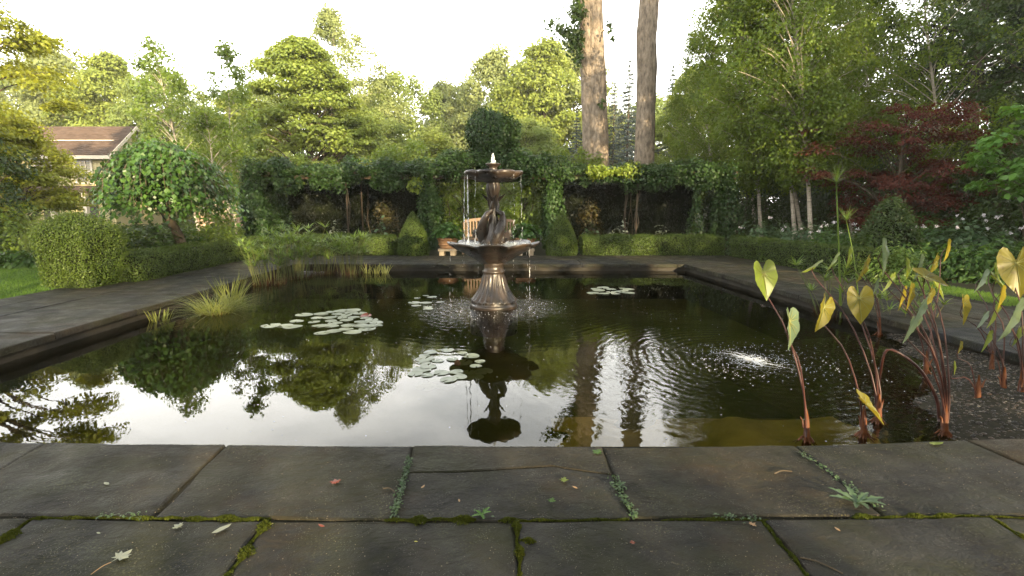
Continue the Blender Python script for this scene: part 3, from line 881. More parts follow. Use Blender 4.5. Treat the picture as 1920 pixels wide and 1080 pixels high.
def clipped(name, label, cat, loc, rz, rings, n, leaf, mats, seed, group=None, lump=0.03, ragged=0.03):
    rng = np.random.default_rng(seed)
    t = thing(name, label, cat, loc, group, rz)
    V, F = rings_core(rings)
    cx = np.maximum(np.abs(V[:, :2]) - 0.055, 0) * np.sign(V[:, :2])
    Vc = np.column_stack([cx, np.maximum(V[:, 2] - 0.045, 0)])
    mb = MB()
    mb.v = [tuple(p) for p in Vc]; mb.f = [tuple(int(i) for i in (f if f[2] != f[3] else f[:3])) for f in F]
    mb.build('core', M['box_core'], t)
    P, N = sample_surf(rng, V, F, n)
    ph = rng.uniform(0, 6, 6)
    off = lump * (np.sin(3.1 * P[:, 0] + ph[0]) * np.sin(3.7 * P[:, 1] + ph[1]) + 0.7 * np.sin(7.3 * P[:, 0] + 5.1 * P[:, 2] + ph[2]) + 0.5 * np.sin(9.3 * P[:, 1] - 8.0 * P[:, 2] + ph[3]))
    off = off - rng.random(n) ** 1.5 * 0.07 + np.abs(rng.normal(0, ragged * 0.55, n))
    P = P + N * off[:, None]
    LN = norm(N * 0.8 + rng.normal(0, 0.55, (n, 3)) + np.array((0, 0, 0.25)))
    T = N * 0.7 + np.array((0, 0, 0.4))
    VV, FF = leaf_quads(rng, P, LN, leaf, 0.55, 0.1, T, 0.9)
    put(bpy.data.objects.new('foliage', qmesh('foliage', VV, FF, mats[0])), t)
    return t

def hedge_rings(hx, hy, h):
    return [(0, hx - .01, hy - .02, 14), (h * .3, hx, hy, 14), (h * .75, hx, hy, 12), (h * .93, hx - .02, hy - .03, 9), (h, hx - .09, hy - .10, 7)]
# left hedge along the path, receding to the far corner
ang = math.atan2(FL[0] - NL[0], FL[1] - NL[1])
y0, y1 = 9.0, 14.55
xm = xl((y0 + y1) / 2) - 1.62
clipped('box_hedge', 'low clipped box hedge along the left path beneath the weeping tree', 'hedge', (xm - 0.35, (y0 + y1) / 2, -0.03), -ang,
        hedge_rings(0.33, (y1 - y0) / 2, 0.53), 42000, 0.032, (M['box'],), 11, 'low clipped box hedges')
xa, xb = -6.15, -3.42
clipped('box_hedge', 'low clipped box hedge across the back, left of the left cone', 'hedge', ((xa + xb) / 2, 14.92, -0.03), 0,
        hedge_rings((xb - xa) / 2, 0.33, 0.58), 22000, 0.036, (M['box'],), 12, 'low clipped box hedges')
xa, xb = 2.02, 6.2
clipped('box_hedge', 'low clipped box hedge across the back, right of the right cone', 'hedge', ((xa + xb) / 2, 14.92, -0.03), 0,
        hedge_rings((xb - xa) / 2, 0.33, 0.57), 30000, 0.036, (M['box'],), 13, 'low clipped box hedges')
clipped('box_hedge', 'dark low box hedge bordering the right-hand path', 'hedge', (6.62, 12.0, -0.03), R(3.5),
        hedge_rings(0.33, 2.55, 0.56), 26000, 0.036, (M['box'],), 14, 'low clipped box hedges')
tc_l = at(153, 545, 8.62)
clipped('box_topiary', 'large square box topiary with a domed top beside the lawn', 'topiary', (tc_l[0] - 0.02, 8.75, -0.03), R(-3),
        [(0, 0.37, 0.40, 8), (0.25, 0.41, 0.44, 9), (0.55, 0.45, 0.48, 9), (0.85, 0.475, 0.50, 8), (0.97, 0.46, 0.48, 7), (1.08, 0.36, 0.37, 5), (1.19, 0.23, 0.24, 4), (1.28, 0.09, 0.09, 3)],
        26000, 0.030, (M['box'],), 15, lump=0.016)
for i, px in enumerate((776, 1053)):
    c = at(px, 478, 14.5)
    clipped('box_cone', ('clipped box cone left of the fountain and bench', 'clipped box cone right of the fountain and bench')[i], 'topiary', (c[0], 14.5, -0.03), 0,
            [(0, 0.41, 0.41, 2.2), (0.12, 0.445, 0.445, 2.2), (0.4, 0.425, 0.425, 2.1), (0.65, 0.355, 0.355, 2), (0.85, 0.27, 0.27, 2), (1.05, 0.165, 0.165, 2), (1.2, 0.075, 0.075, 2), (1.29, 0.015, 0.015, 2)],
            11000, 0.034, (M['box'],), 16 + i, 'clipped box cones flanking the bench', lump=0.012)

# ------------------------------------------------------------------ the vine pergola
PX0, PX1, PY0, PY1 = -8.45, 7.2, 16.5, 18.4
pg = thing('pergola', 'long timber pergola of posts and beams buried in vine', 'pergola', (0, 0, -0.03))
for x in (-8.3, -5.35, -2.65, 1.2, 4.05, 7.0):
    for y in (PY0 + 0.15, PY1 - 0.1):
        MB().box((x, y, 1.14), (0.04, 0.04, 2.28)).build('post', M['rusty_post'], pg)
for y in (PY0 + 0.15, PY1 - 0.1):
    MB().box(((PX0 + PX1) / 2, y, 2.34), (PX1 - PX0, 0.08, 0.12)).build('beam', M['rusty_post'], pg)
for k in range(24):
    x = PX0 + 0.1 + k * (PX1 - PX0 - 0.2) / 23
    MB().box((x, (PY0 + PY1) / 2, 2.45), (0.05, PY1 - PY0 + 0.3, 0.09)).build('rafter', M['rusty_post'], pg)

def leaf_boxes(rng, boxes, leaf, aspect=0.8, up=0.35, tj=0.6):  # a fourth item below 0.75 makes the box rounder
    """leaves hugging the faces of soft boxes: (centre, half sizes, count)"""
    PP, NN = [], []
    for bx_ in boxes:
        c, h, n = bx_[:3]
        ex = bx_[3] if len(bx_) > 3 else 0.75
        u = unit(rng, n)
        m = np.max(np.abs(u), axis=1, keepdims=True)
        q = u / m ** ex                                   # between a ball and a box
        P = np.array(c) + q * np.array(h) * (1 - 0.35 * rng.random((n, 1)) ** 2)
        w = 0.10 * (np.sin(P[:, 0] * 2.3 + 1.0) * np.sin(P[:, 2] * 3.1 + P[:, 0]) + np.sin(P[:, 0] * 5.7 + P[:, 1] * 3))
        N = norm(q / np.array(h))
        P = P + N * w[:, None] + rng.normal(0, 0.035, (n, 3))
        PP.append(P); NN.append(norm(N * 0.8 + rng.normal(0, 0.45, (n, 3)) + np.array((0, 0, up))))
    P, N = np.concatenate(PP), np.concatenate(NN)
    return leaf_quads(rng, P, N, leaf, aspect, 0.10, np.tile((0, 0, -0.9), (len(P), 1)), tj)

def vine(name, label, boxes, seed, mat, leaf=0.088, stems=()):
    rng = np.random.default_rng(seed)
    t = thing(name, label, 'vine', (0, 0, -0.03))
    boxes = [(b[0], b[1], int(b[2] * 1.35), *b[3:]) for b in boxes]
    V, F = leaf_boxes(rng, boxes, leaf)
    put(bpy.data.objects.new('foliage', qmesh('foliage', V, F, mat)), t)
    st = MB()
    for (x, y, z1) in stems:
        for j in range(2):
            P = [(x + rng.normal(0, .04), y + rng.normal(0, .04), z) for z in np.linspace(0, z1, 6)]
            st.tube(P, 0.013, 5)
    if stems: tag(st.build('stem', M['bark'], t, True), kind='stuff')
    return t
def fringe(x0, x1, n, lo, hi, seed, y=PY0 - 0.12):
    r = random.Random(seed); out = []
    for k in range(n):
        x = r.uniform(x0, x1); d = r.uniform(lo, hi)
        out.append(((x, y + r.uniform(-.08, .1), 2.33 - d / 2), (r.uniform(.12, .3), .13, d / 2 + .08), int(150 * (d + .3))))
    return out
vine('trumpet_vine', 'dark green vine roofing the left wing of the pergola',
     [((-5.55, 17.4, 2.52), (3.0, 1.15, 0.20), 13000), ((-7.75, 17.3, 2.58), (0.85, 1.1, 0.27), 4200), ((-4.2, 17.2, 2.55), (1.2, 1.0, 0.22), 3000), ((-8.35, 17.3, 1.25), (0.34, 1.05, 1.35), 8500), ((-8.15, 16.5, 1.2), (0.25, 0.22, 1.3), 2200)]
     + fringe(-8.2, -2.9, 24, 0.1, 0.45, 1), 21, M['vine'], stems=((-8.3, 16.7, 2.3), (-5.35, 16.7, 2.3), (-5.1, 18.2, 2.3)))
vine('trumpet_vine', 'dark green vine roofing the right wing of the pergola',
     [((4.35, 17.4, 2.50), (2.85, 1.15, 0.19), 13000), ((6.3, 17.3, 2.52), (0.9, 1.1, 0.24), 4000), ((7.05, 17.4, 1.3), (0.22, 1.0, 1.25), 4600), ((6.55, 16.55, 1.15), (0.14, 0.14, 1.3), 900), ((5.95, 16.55, 1.25), (0.10, 0.12, 1.2), 500)]
     + fringe(1.7, 7.0, 24, 0.08, 0.38, 2), 22, M['vine'], stems=((7.0, 16.7, 2.3), (4.05, 16.65, 2.3), (4.2, 18.2, 2.3), (3.75, 16.9, 2.2)))
CX = -0.65
arch = [((CX, 17.1, 3.68), (0.92, 0.84, 0.80), 7500, -0.22), ((CX, 17.1, 3.02), (1.45, 0.8, 0.42), 3400, -0.1), ((CX, 17.2, 2.78), (1.9, 0.95, 0.30), 6500)]
for s in (-1, 1):
    arch += [((CX + s * 1.95, 16.75, 1.30), (0.27, 0.34, 1.35), 4200), ((CX + s * 1.75, 16.85, 2.55), (0.75, 0.7, 0.32), 2600), ((CX + s * 1.25, 17.0, 2.72), (0.5, 0.7, 0.32), 1500)]
vine('arch_vine', 'domed vine arch crowning the middle of the pergola behind the bench', arch, 23, M['vine'], 0.085, stems=((CX - 1.95, 16.75, 2.4), (CX + 1.95, 16.75, 2.4)))
vine('yellow_vine', 'yellow-green vine shoots draped along the right pergola roof',
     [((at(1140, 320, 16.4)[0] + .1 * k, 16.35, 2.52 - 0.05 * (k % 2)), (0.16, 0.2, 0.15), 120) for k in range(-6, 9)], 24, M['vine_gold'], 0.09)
vine('yellow_vine', 'small yellow-green vine spray at the left shoulder of the arch',
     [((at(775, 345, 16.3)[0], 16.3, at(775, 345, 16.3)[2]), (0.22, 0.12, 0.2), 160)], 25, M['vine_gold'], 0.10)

def yew(label, x0, x1, seed, n):
    rng = np.random.default_rng(seed)
    t = thing('yew_hedge', label, 'hedge', ((x0 + x1) / 2, 18.85, -0.03), 'dark yew hedges inside the pergola')
    hx = (x1 - x0) / 2
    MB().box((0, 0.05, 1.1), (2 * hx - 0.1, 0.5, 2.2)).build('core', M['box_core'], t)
    V, F = leaf_boxes(rng, [((0, -0.05, 1.12), (hx, 0.36, 1.15), n)], 0.085, 0.45, 0.1)
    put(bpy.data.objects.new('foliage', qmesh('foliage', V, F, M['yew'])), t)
yew('dark yew hedge filling the left wing of the pergola', -8.2, -2.5, 26, 16000)
yew('dark yew hedge filling the right wing of the pergola', 1.3, 6.6, 27, 15000)

# ------------------------------------------------------------------ trees
def envelope(kind, t):
    t = np.asarray(t)
    if kind == 'round': return np.sqrt(np.clip(1 - (2 * t - 1) ** 2, 0.02, 1))
    if kind == 'maple': return np.clip(np.sin(PI * np.clip(t, 0, 1) ** 0.75) ** 0.6, 0.12, 1) * (1.05 - 0.35 * t)
    if kind == 'oval': return np.clip(np.sin(PI * t ** 0.9), 0.08, 1) ** 0.8
    if kind == 'cone': return 1.02 - t
    if kind == 'vase': return 0.35 + 0.65 * np.sin(PI * np.clip(t, 0, 1) * 0.72)
    return np.ones_like(t)

def make_tree(seed, height, z0, rad, kind, n_cl, per, leaf, cl, mat, bark, trunk_r, lean=(0, 0), flat=0.45, aspect=0.7, droop=0.3, up=0.5, limbs=0.7, stems=1, inner=0.35, bend=0.3):
    """returns (trunk mesh, crown mesh), base at the origin"""
    rng = np.random.default_rng(seed)
    def axis(z):                                           # trunk line
        t = z / height
        return np.array((lean[0] * t + bend * 0.4 * math.sin(3.1 * t + seed), lean[1] * t + bend * 0.4 * math.sin(2.3 * t + seed * 2), z)) - np.array((bend * 0.4 * math.sin(seed), bend * 0.4 * math.sin(seed * 2), 0))
    t = rng.beta(1.1, 1.15, n_cl)
    a = rng.uniform(0, 2 * PI, n_cl)
    lob = 1 + 0.22 * np.sin(2 * a + seed) + 0.16 * np.sin(3 * a + 4 * t + seed)
    rr = rad * envelope(kind, t) * lob * np.sqrt(rng.uniform(inner ** 2, 1, n_cl))
    C = np.array([axis(z0 + tt * (height - z0)) for tt in t])
    C[:, 0] += rr * np.cos(a); C[:, 1] += rr * np.sin(a)
    outw = np.stack([np.cos(a), np.sin(a), np.zeros(n_cl)], 1)
    C[:, 2] -= 0.12 * rr
    cs = cl * rng.uniform(0.6, 1.35, n_cl)
    n = n_cl * per
    ci = np.repeat(np.arange(n_cl), per)
    u = unit(rng, n) * rng.random((n, 1)) ** 0.45
    P = C[ci] + u * cs[ci][:, None] * np.array((1, 1, flat))
    P[:, 2] -= droop * cs[ci] * (u[:, 0] ** 2 + u[:, 1] ** 2)
    N = norm(u * 0.5 + outw[ci] * 0.35 + np.array((0, 0, up)) + rng.normal(0, 0.45, (n, 3)))
    T = outw[ci] * 0.5 + np.array((0, 0, -0.6)) + u * 0.4
    V, F = leaf_quads(rng, P, N, leaf, aspect, 0.12, T, 0.8)
    crown = qmesh('crown', V, F, mat)
    mb = MB()
    for s in range(stems):
        o = np.array((0, 0, 0)) if s == 0 else np.array((rng.uniform(-.5, .5), rng.uniform(-.5, .5), 0))
        zs = np.linspace(0, height * 0.93, 12)
        P = np.array([axis(z) * (1 if s == 0 else np.array((rng.uniform(.8, 1.2), 1, 1))) + o for z in zs])
        r = trunk_r * (1 - 0.93 * (zs / zs[-1]) ** 0.85); r[0] *= 1.35
        mb.tube(P, r, 9)
    for i in range(n_cl):
        if rng.random() > limbs: continue
        zj = max(z0 * 0.55, C[i][2] - (0.35 + 0.5 * rng.random()) * np.linalg.norm(C[i][:2] - axis(C[i][2])[:2]) - 0.2)
        b = axis(min(zj, height * 0.9))
        mid = (b + C[i]) / 2 + np.array((0, 0, 0.12 * np.linalg.norm(C[i] - b)))
        rb = trunk_r * 0.32 * (1 - 0.8 * b[2] / height)
        mb.tube(curve_pts([b, mid, C[i]], 6), np.linspace(max(rb, 0.012), 0.006, 6), 5)
    return mb.mesh('trunk', bark, True), crown

def plant_tree(name, label, meshes, x, y, rz=0.0, s=1.0, group=None, cat='tree', sz=None):
    t = thing(name, label, cat, (x, y, -0.03), group, rz)
    t.scale = (s, s, sz or s)
    for nm, me in zip(('trunk', 'crown'), meshes):
        put(bpy.data.objects.new(nm, me), t)
    return t
def X(px, Y): return at(px, 400, Y)[0]
def ZT(py, Y): return at(960, py, Y)[2]

# the big maple behind the left wing
big = make_tree(101, ZT(70, 32), 1.2, 4.6, 'maple', 260, 300, 0.19, 0.95, M['maple'], M['bark'], 0.32, flat=0.36, droop=0.25, up=0.9, inner=0.3)
plant_tree('maple_tree', 'broad yellow-green maple with tiered branches behind the left pergola wing', big, X(585, 32), 32)
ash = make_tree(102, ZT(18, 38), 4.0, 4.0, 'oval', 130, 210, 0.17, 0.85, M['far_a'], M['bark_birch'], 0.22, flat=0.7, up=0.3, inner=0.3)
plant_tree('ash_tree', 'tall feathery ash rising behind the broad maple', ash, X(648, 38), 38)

# trees far behind, their haze partly put into pale leaf colour
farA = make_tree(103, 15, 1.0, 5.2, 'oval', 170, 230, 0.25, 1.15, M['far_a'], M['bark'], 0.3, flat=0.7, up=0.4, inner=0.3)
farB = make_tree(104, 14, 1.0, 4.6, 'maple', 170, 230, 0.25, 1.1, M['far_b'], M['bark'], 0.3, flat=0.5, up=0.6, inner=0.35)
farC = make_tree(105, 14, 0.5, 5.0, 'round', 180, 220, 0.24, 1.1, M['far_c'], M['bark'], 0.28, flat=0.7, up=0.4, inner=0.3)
GF = 'hazy trees far behind the pergola'
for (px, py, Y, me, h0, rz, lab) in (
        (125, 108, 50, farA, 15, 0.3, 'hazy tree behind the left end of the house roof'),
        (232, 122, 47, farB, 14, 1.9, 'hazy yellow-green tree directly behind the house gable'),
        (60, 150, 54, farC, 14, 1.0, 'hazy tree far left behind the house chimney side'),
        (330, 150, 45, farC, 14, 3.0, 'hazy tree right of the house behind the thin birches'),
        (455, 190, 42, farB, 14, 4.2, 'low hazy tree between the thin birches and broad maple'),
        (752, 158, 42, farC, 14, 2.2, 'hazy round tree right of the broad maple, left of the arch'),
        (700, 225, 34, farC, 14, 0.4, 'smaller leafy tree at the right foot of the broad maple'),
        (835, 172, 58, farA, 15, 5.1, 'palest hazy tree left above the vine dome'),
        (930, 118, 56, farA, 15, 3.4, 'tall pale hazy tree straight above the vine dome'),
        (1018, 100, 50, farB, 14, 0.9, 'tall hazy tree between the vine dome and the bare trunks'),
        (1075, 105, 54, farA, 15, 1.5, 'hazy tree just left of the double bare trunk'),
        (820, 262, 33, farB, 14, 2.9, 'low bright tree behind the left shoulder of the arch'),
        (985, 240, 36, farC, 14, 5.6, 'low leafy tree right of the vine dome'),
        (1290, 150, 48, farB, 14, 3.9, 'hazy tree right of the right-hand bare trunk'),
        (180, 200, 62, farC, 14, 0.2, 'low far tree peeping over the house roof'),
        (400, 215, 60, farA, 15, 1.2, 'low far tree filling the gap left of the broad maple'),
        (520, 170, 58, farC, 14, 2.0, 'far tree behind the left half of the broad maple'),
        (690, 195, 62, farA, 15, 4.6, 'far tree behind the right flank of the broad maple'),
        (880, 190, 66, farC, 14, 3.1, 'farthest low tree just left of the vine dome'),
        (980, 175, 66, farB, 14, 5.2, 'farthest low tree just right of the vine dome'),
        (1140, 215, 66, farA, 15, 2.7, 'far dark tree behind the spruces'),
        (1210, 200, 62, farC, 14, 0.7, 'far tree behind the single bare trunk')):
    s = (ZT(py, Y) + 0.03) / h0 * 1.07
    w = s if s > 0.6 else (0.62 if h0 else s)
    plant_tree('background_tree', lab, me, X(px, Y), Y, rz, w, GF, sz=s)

# shrubby understorey behind the pergola
und = make_tree(106, 4.2, 0.2, 1.9, 'round', 46, 150, 0.13, 0.55, M['birch'], M['bark'], 0.06, flat=0.7, up=0.5, stems=3)
und2 = make_tree(107, 4.0, 0.2, 2.0, 'round', 46, 150, 0.13, 0.55, M['mulberry'], M['bark'], 0.06, flat=0.7, up=0.5, stems=3)
for (px, Y, sz, me, lab) in ((505, 24, 0.85, und2, 'green shrub showing over the left end of the pergola'), (580, 22, 0.86, und, 'green shrub over the left pergola roof below the maple'),
                             (690, 21, 0.92, und2, 'bushy shrub over the left pergola roof nearer the arch'), (770, 20.5, 0.95, und, 'bushy shrub behind the left shoulder of the arch'),
                             (1120, 21, 0.82, und2, 'leafy shrub at the foot of the double bare trunk'), (1060, 21.5, 0.9, und, 'leafy shrub right of the vine dome'),
                             (1255, 23, 0.8, und, 'leafy shrub right of the right-hand bare trunk')):
    plant_tree('shrub', lab, me, X(px, Y), Y, px * 0.01, 0.9, 'shrubs behind the pergola', 'shrub', sz=sz)
und3 = make_tree(108, 2.6, 0.1, 1.0, 'oval', 30, 160, 0.11, 0.42, M['birch'], M['bark'], 0.04, flat=0.8, up=0.5, stems=3)
plant_tree('shrub', 'green shrub seen through the arch behind the bench', und3, X(870, 18.2), 18.2, 0.4, 1.0, cat='shrub')
plant_tree('shrub', 'green shrub right of the fountain stem inside the arch', und3, X(975, 18.3), 18.3, 2.4, 0.95, cat='shrub')
rust = make_tree(109, 1.5, 0.1, 0.42, 'oval', 12, 90, 0.085, 0.3, M['rust_leaf'], M['bark'], 0.02, flat=0.9, up=0.3, stems=2)
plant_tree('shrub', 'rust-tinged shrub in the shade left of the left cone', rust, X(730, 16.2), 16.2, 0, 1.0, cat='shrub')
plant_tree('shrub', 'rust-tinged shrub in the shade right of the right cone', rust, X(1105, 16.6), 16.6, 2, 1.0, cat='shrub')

# thin birches between house and maple
b1 = make_tree(110, ZT(60, 27), 2.2, 2.0, 'oval', 70, 85, 0.16, 0.55, M['birch'], M['bark_birch'], 0.085, lean=(-1.6, 0), flat=0.8, droop=0.7, up=0.1, inner=0.2, limbs=1.0)
plant_tree('birch_tree', 'thin leaning birch with sparse drooping leaves right of the house', b1, X(372, 27), 27, 0)
b2 = make_tree(111, ZT(84, 25), 2.0, 1.5, 'oval', 46, 80, 0.15, 0.5, M['birch'], M['bark_birch'], 0.07, lean=(0.2, 0), flat=0.8, droop=0.7, up=0.1, inner=0.2, limbs=1.0)
plant_tree('birch_tree', 'slender upright birch between the leaning birch and the maple', b2, X(440, 25), 25, 0)
b3 = make_tree(112, ZT(190, 21), 0.8, 1.4, 'oval', 46, 110, 0.12, 0.5, M['birch'], M['bark_birch'], 0.05, lean=(-0.4, 0), flat=0.8, droop=0.6, up=0.2, inner=0.2, limbs=1.0)
plant_tree('birch_tree', 'low bushy birch just behind the weeping tree', b3, X(408, 21), 21, 0)

# left-hand maples
lm = make_tree(113, 11.5, 2.2, 3.3, 'maple', 130, 260, 0.135, 0.75, M['gold_maple'], M['bark'], 0.2, flat=0.33, droop=0.3, up=0.8, inner=0.35)
plant_tree('golden_maple', 'tall golden-green maple leaning in at the left edge', lm, X(-105, 16), 16, 0.5)
lm2 = make_tree(114, 4.3, 0.7, 2.2, 'maple', 120, 230, 0.105, 0.55, M['gold_maple'], M['bark'], 0.09, lean=(1.0, 0), flat=0.30, droop=0.3, up=0.8, inner=0.3, limbs=1.0)
plant_tree('golden_maple', 'low golden maple spreading in front of the house', lm2, X(22, 18), 18, 0)
dk = make_tree(115, 3.9, 0.4, 1.2, 'oval', 36, 170, 0.10, 0.45, M['wood'], M['bark'], 0.07, flat=0.8, up=0.4)
plant_tree('dark_shrub', 'dark leafy shrub at the far left edge under the maple', dk, X(-25, 15), 15, 0, cat='shrub')

# weeping mulberry behind the left hedge
rng = np.random.default_rng(61)
mbY = 11.9
mx, mz = X(318, mbY), -0.03
mt = thing('weeping_mulberry', 'umbrella-shaped weeping mulberry with crooked trunk behind the left hedge', 'tree', (mx, mbY, -0.03))
tp = curve_pts([(0.22, 0, 0), (0.18, 0.02, 0.6), (-0.02, 0, 1.1), (-0.22, 0, 1.45), (-0.16, 0.05, 1.9), (0.05, 0, 2.4)], 14)
mb = MB().tube(tp, np.linspace(0.13, 0.045, 14), 9)
PP, NN, TT = [], [], []
for k in range(340):
    a = rng.uniform(0, 2 * PI)
    top = np.array((-0.1 + rng.normal(0, .18), rng.normal(0, .18), 2.35 + rng.uniform(-.2, .35)))
    rr = rng.uniform(0.55, 1.5) * (1.0 + 0.12 * math.sin(3 * a))
    end = np.array((-0.1 + rr * math.cos(a), rr * math.sin(a), 1.15 + 0.55 * rng.random() - 0.35 * (rr > 1.2) * rng.random()))
    mid = top * 0.5 + np.array((-0.1 + rr * 0.8 * math.cos(a), rr * 0.8 * math.sin(a), 2.75 - 0.30 * rr)) * 0.5
    hi = np.array((-0.1 + rr * 0.92 * math.cos(a), rr * 0.92 * math.sin(a), 2.55 - 0.42 * rr + rng.uniform(-.25, .2)))
    c = curve_pts([top, mid + (0, 0, .12), hi, end], 22)
    if k % 2 == 0: mb.tube(c[::3], np.linspace(0.014, 0.004, len(c[::3])), 4)
    o = np.array((math.cos(a), math.sin(a), 0))
    for q in range(2):
        P = c[4:] + rng.normal(0, 0.06, (len(c) - 4, 3))
        PP.append(P); NN.append(norm(o * 0.6 + np.array((0, 0, .55)) + rng.normal(0, .42, (len(P), 3)))); TT.append(np.tile(o * .25 + np.array((0, 0, -1.0)), (len(P), 1)))
mb.tube(curve_pts([(-0.2, 0, 1.4), (-0.45, 0.1, 1.75), (-0.8, 0.1, 2.1)], 6), np.linspace(0.06, 0.02, 6), 6)
mb.tube(curve_pts([(-0.1, 0, 1.2), (0.3, -0.1, 1.6), (0.75, 0, 2.05)], 6), np.linspace(0.05, 0.015, 6), 6)
mb.build('trunk', M['bark'], mt, True)
V, F = leaf_quads(rng, np.concatenate(PP), np.concatenate(NN), 0.102, 0.8, 0.10, np.concatenate(TT), 0.35)
put(bpy.data.objects.new('crown', qmesh('crown', V, F, M['mulberry'])), mt)

# two great bare trunks
def big_trunk(label, Yt, paths, seed):
    t = thing('tulip_tree', label, 'tree', (0, 0, -0.03), 'great bare-trunked trees behind the pergola')
    mb = MB()
    r2 = np.random.default_rng(seed)
    for pts in paths:
        P = [at(px, py, Yt) for px, py, w in pts]
        rad = [0.5 * w / FPX * Yt * 1.02 for px, py, w in pts]
        top = P[-1] + (P[-1] - P[-2]) * 0.25
        P = curve_pts(P, 26); rad = np.interp(np.linspace(0, 1, 26), np.linspace(0, 1, len(rad)), rad)
        V, F = tube(P, rad, 20)
        ph = r2.uniform(0, 6)
        mb.add(V + r2.normal(0, 0.012, V.shape), F)
    # boughs above the picture carry the crown
    tip = P[-1]
    for k in range(7):
        a = r2.uniform(0, 2 * PI)
        mb.tube(curve_pts([tip + (0, 0, -1.5 + .3 * k), tip + (1.2 * math.cos(a), 1.2 * math.sin(a), .8), tip + (3.4 * math.cos(a), 3.4 * math.sin(a), 2.6 + .4 * k)], 6), np.linspace(0.16, 0.03, 6), 6)
    mb.build('trunk', M['bark_big'], t, True)
    n_cl = 46
    C = tip + np.column_stack([r2.normal(0, 2.0, n_cl), r2.normal(0, 2.0, n_cl), r2.uniform(1.0, 7, n_cl)])
    ci = np.repeat(np.arange(n_cl), 90)
    u = unit(r2, len(ci)) * r2.random((len(ci), 1)) ** .4
    V, F = leaf_quads(r2, C[ci] + u * (0.9, 0.9, 0.5), norm(u + (0, 0, .6)), 0.24, 0.7, 0.1)
    put(bpy.data.objects.new('crown', qmesh('crown', V, F, M['wood'])), t)
    return t
big_trunk('double bare grey-brown trunk with leafy side shoots behind the pergola', 22.5,
          [[(1108, 420, 30), (1107, 300, 27), (1104, 200, 25), (1101, 110, 24), (1099, 30, 23), (1096, -120, 22), (1092, -330, 20)],
           [(1124, 420, 39), (1123, 300, 36), (1120, 200, 34), (1117, 100, 31), (1114, 0, 28), (1110, -140, 27), (1106, -330, 25)]], 71)
big_trunk('single bare trunk with a swollen bend right of the double trunk', 21.5,
          [[(1207, 420, 40), (1208, 310, 35), (1211, 200, 33), (1213, 130, 34), (1212, 70, 35), (1217, 10, 33), (1224, -120, 31), (1228, -330, 29)]], 72)
rng = np.random.default_rng(73)
PP = []
for (px, py, sx, sy, n) in ((1082, 20, 17, 30, 420), (1078, 78, 17, 22, 420), (1060, 60, 20, 18, 150), (1035, 45, 14, 14, 60), (1142, 50, 8, 14, 26), (1150, 72, 6, 6, 12), (1085, 110, 10, 14, 80), (1128, 200, 6, 14, 30), (1212, 125, 8, 10, 30), (1085, -40, 25, 25, 200)):
    q = rng.normal(0, 0.5, (n, 2))
    for a, b in q:
        PP.append(at(px + a * sx, py + b * sy, 22.1 + rng.normal(0, .3)))
P = np.array(PP)
iv = thing('ivy', 'dark leafy ivy and shoots clinging high on the double trunk', 'vine', (0, 0, 0))
V, F = leaf_quads(rng, P, norm(unit(rng, len(P)) + (0, -.4, .5)), 0.19, 0.6, 0.1, np.tile((0, 0, -.8), (len(P), 1)), .7)
put(bpy.data.objects.new('foliage', qmesh('foliage', V, F, M['wood'])), iv)
mb = MB()
for (p, q) in (((1098, 100), (1040, 40)), ((1098, 60), (1066, 10)), ((1100, 140), (1080, 100)), ((1130, 60), (1150, 48))):
    a, b = at(*p, 22.1), at(*q, 22.1)
    mb.tube(curve_pts([a, (a + b) / 2 + (0, 0, .1), b], 5), np.linspace(.03, .008, 5), 5)
tag(mb.build('shoot', M['bark'], iv), kind='stuff')

# blue spruces
def spruce(seed, height, rad, mat, bark):
    rng = np.random.default_rng(seed)
    PP, NN, TT = [], [], []
    mb = MB().tube([(0, 0, 0), (0, 0, height * .5), (0, 0, height)], [0.2, 0.12, 0.01], 8)
    for z in np.arange(height * 0.08, height, 0.34):
        L = rad * (1 - z / height) ** 0.85 * rng.uniform(.85, 1.1)
        for k in range(9):
            a = rng.uniform(0, 2 * PI); o = np.array((math.cos(a), math.sin(a), 0.0)); l = L * rng.uniform(.7, 1.08)
            n = max(6, int(l * 26))
            s = np.sqrt(rng.random(n))
            P = np.outer(s * l, o); P[:, 2] += z - 0.28 * l * s + 0.10 * l * s ** 3
            side = np.cross(o, (0, 0, 1))
            P += np.outer(rng.normal(0, 0.13 * (1.1 - s) * l + .03), side); P[:, 2] += rng.normal(0, .05, n) - 0.07 * rng.random(n)
            PP.append(P); NN.append(norm(np.tile((0, 0, .8), (n, 1)) + rng.normal(0, .5, (n, 3)))); TT.append(np.tile(o + (0, 0, -.55), (n, 1)))
            mb.tube([(0, 0, z), tuple(o * l * .5 + (0, 0, z - .13 * l)), tuple(o * l + (0, 0, z - .2 * l))], [.03, .02, .006], 4)
    V, F = leaf_quads(rng, np.concatenate(PP), np.concatenate(NN), 0.21, 0.42, 0.1, np.concatenate(TT), .5)
    return mb.mesh('trunk', bark, True), qmesh('crown', V, F, mat)
sp = spruce(81, 14.0, 3.1, M['spruce'], M['bark'])
for (px, py, Y, rz, lab) in ((1172, 108, 44, 0, 'blue-grey spruce between the two bare trunks'), (1250, 118, 50, 1.3, 'blue-grey spruce peeping right of the single trunk'),
                             (1078, 205, 40, 2.2, 'pale grey spruce just left of the double trunk'), (1146, 150, 48, 4.0, 'narrow spruce close beside the double trunk')):
    s = (ZT(py, Y) + .03) / 14.0
    plant_tree('spruce_tree', lab, sp, X(px, Y), Y, rz, s * 0.85, 'blue-grey spruces behind the trunks', sz=s)

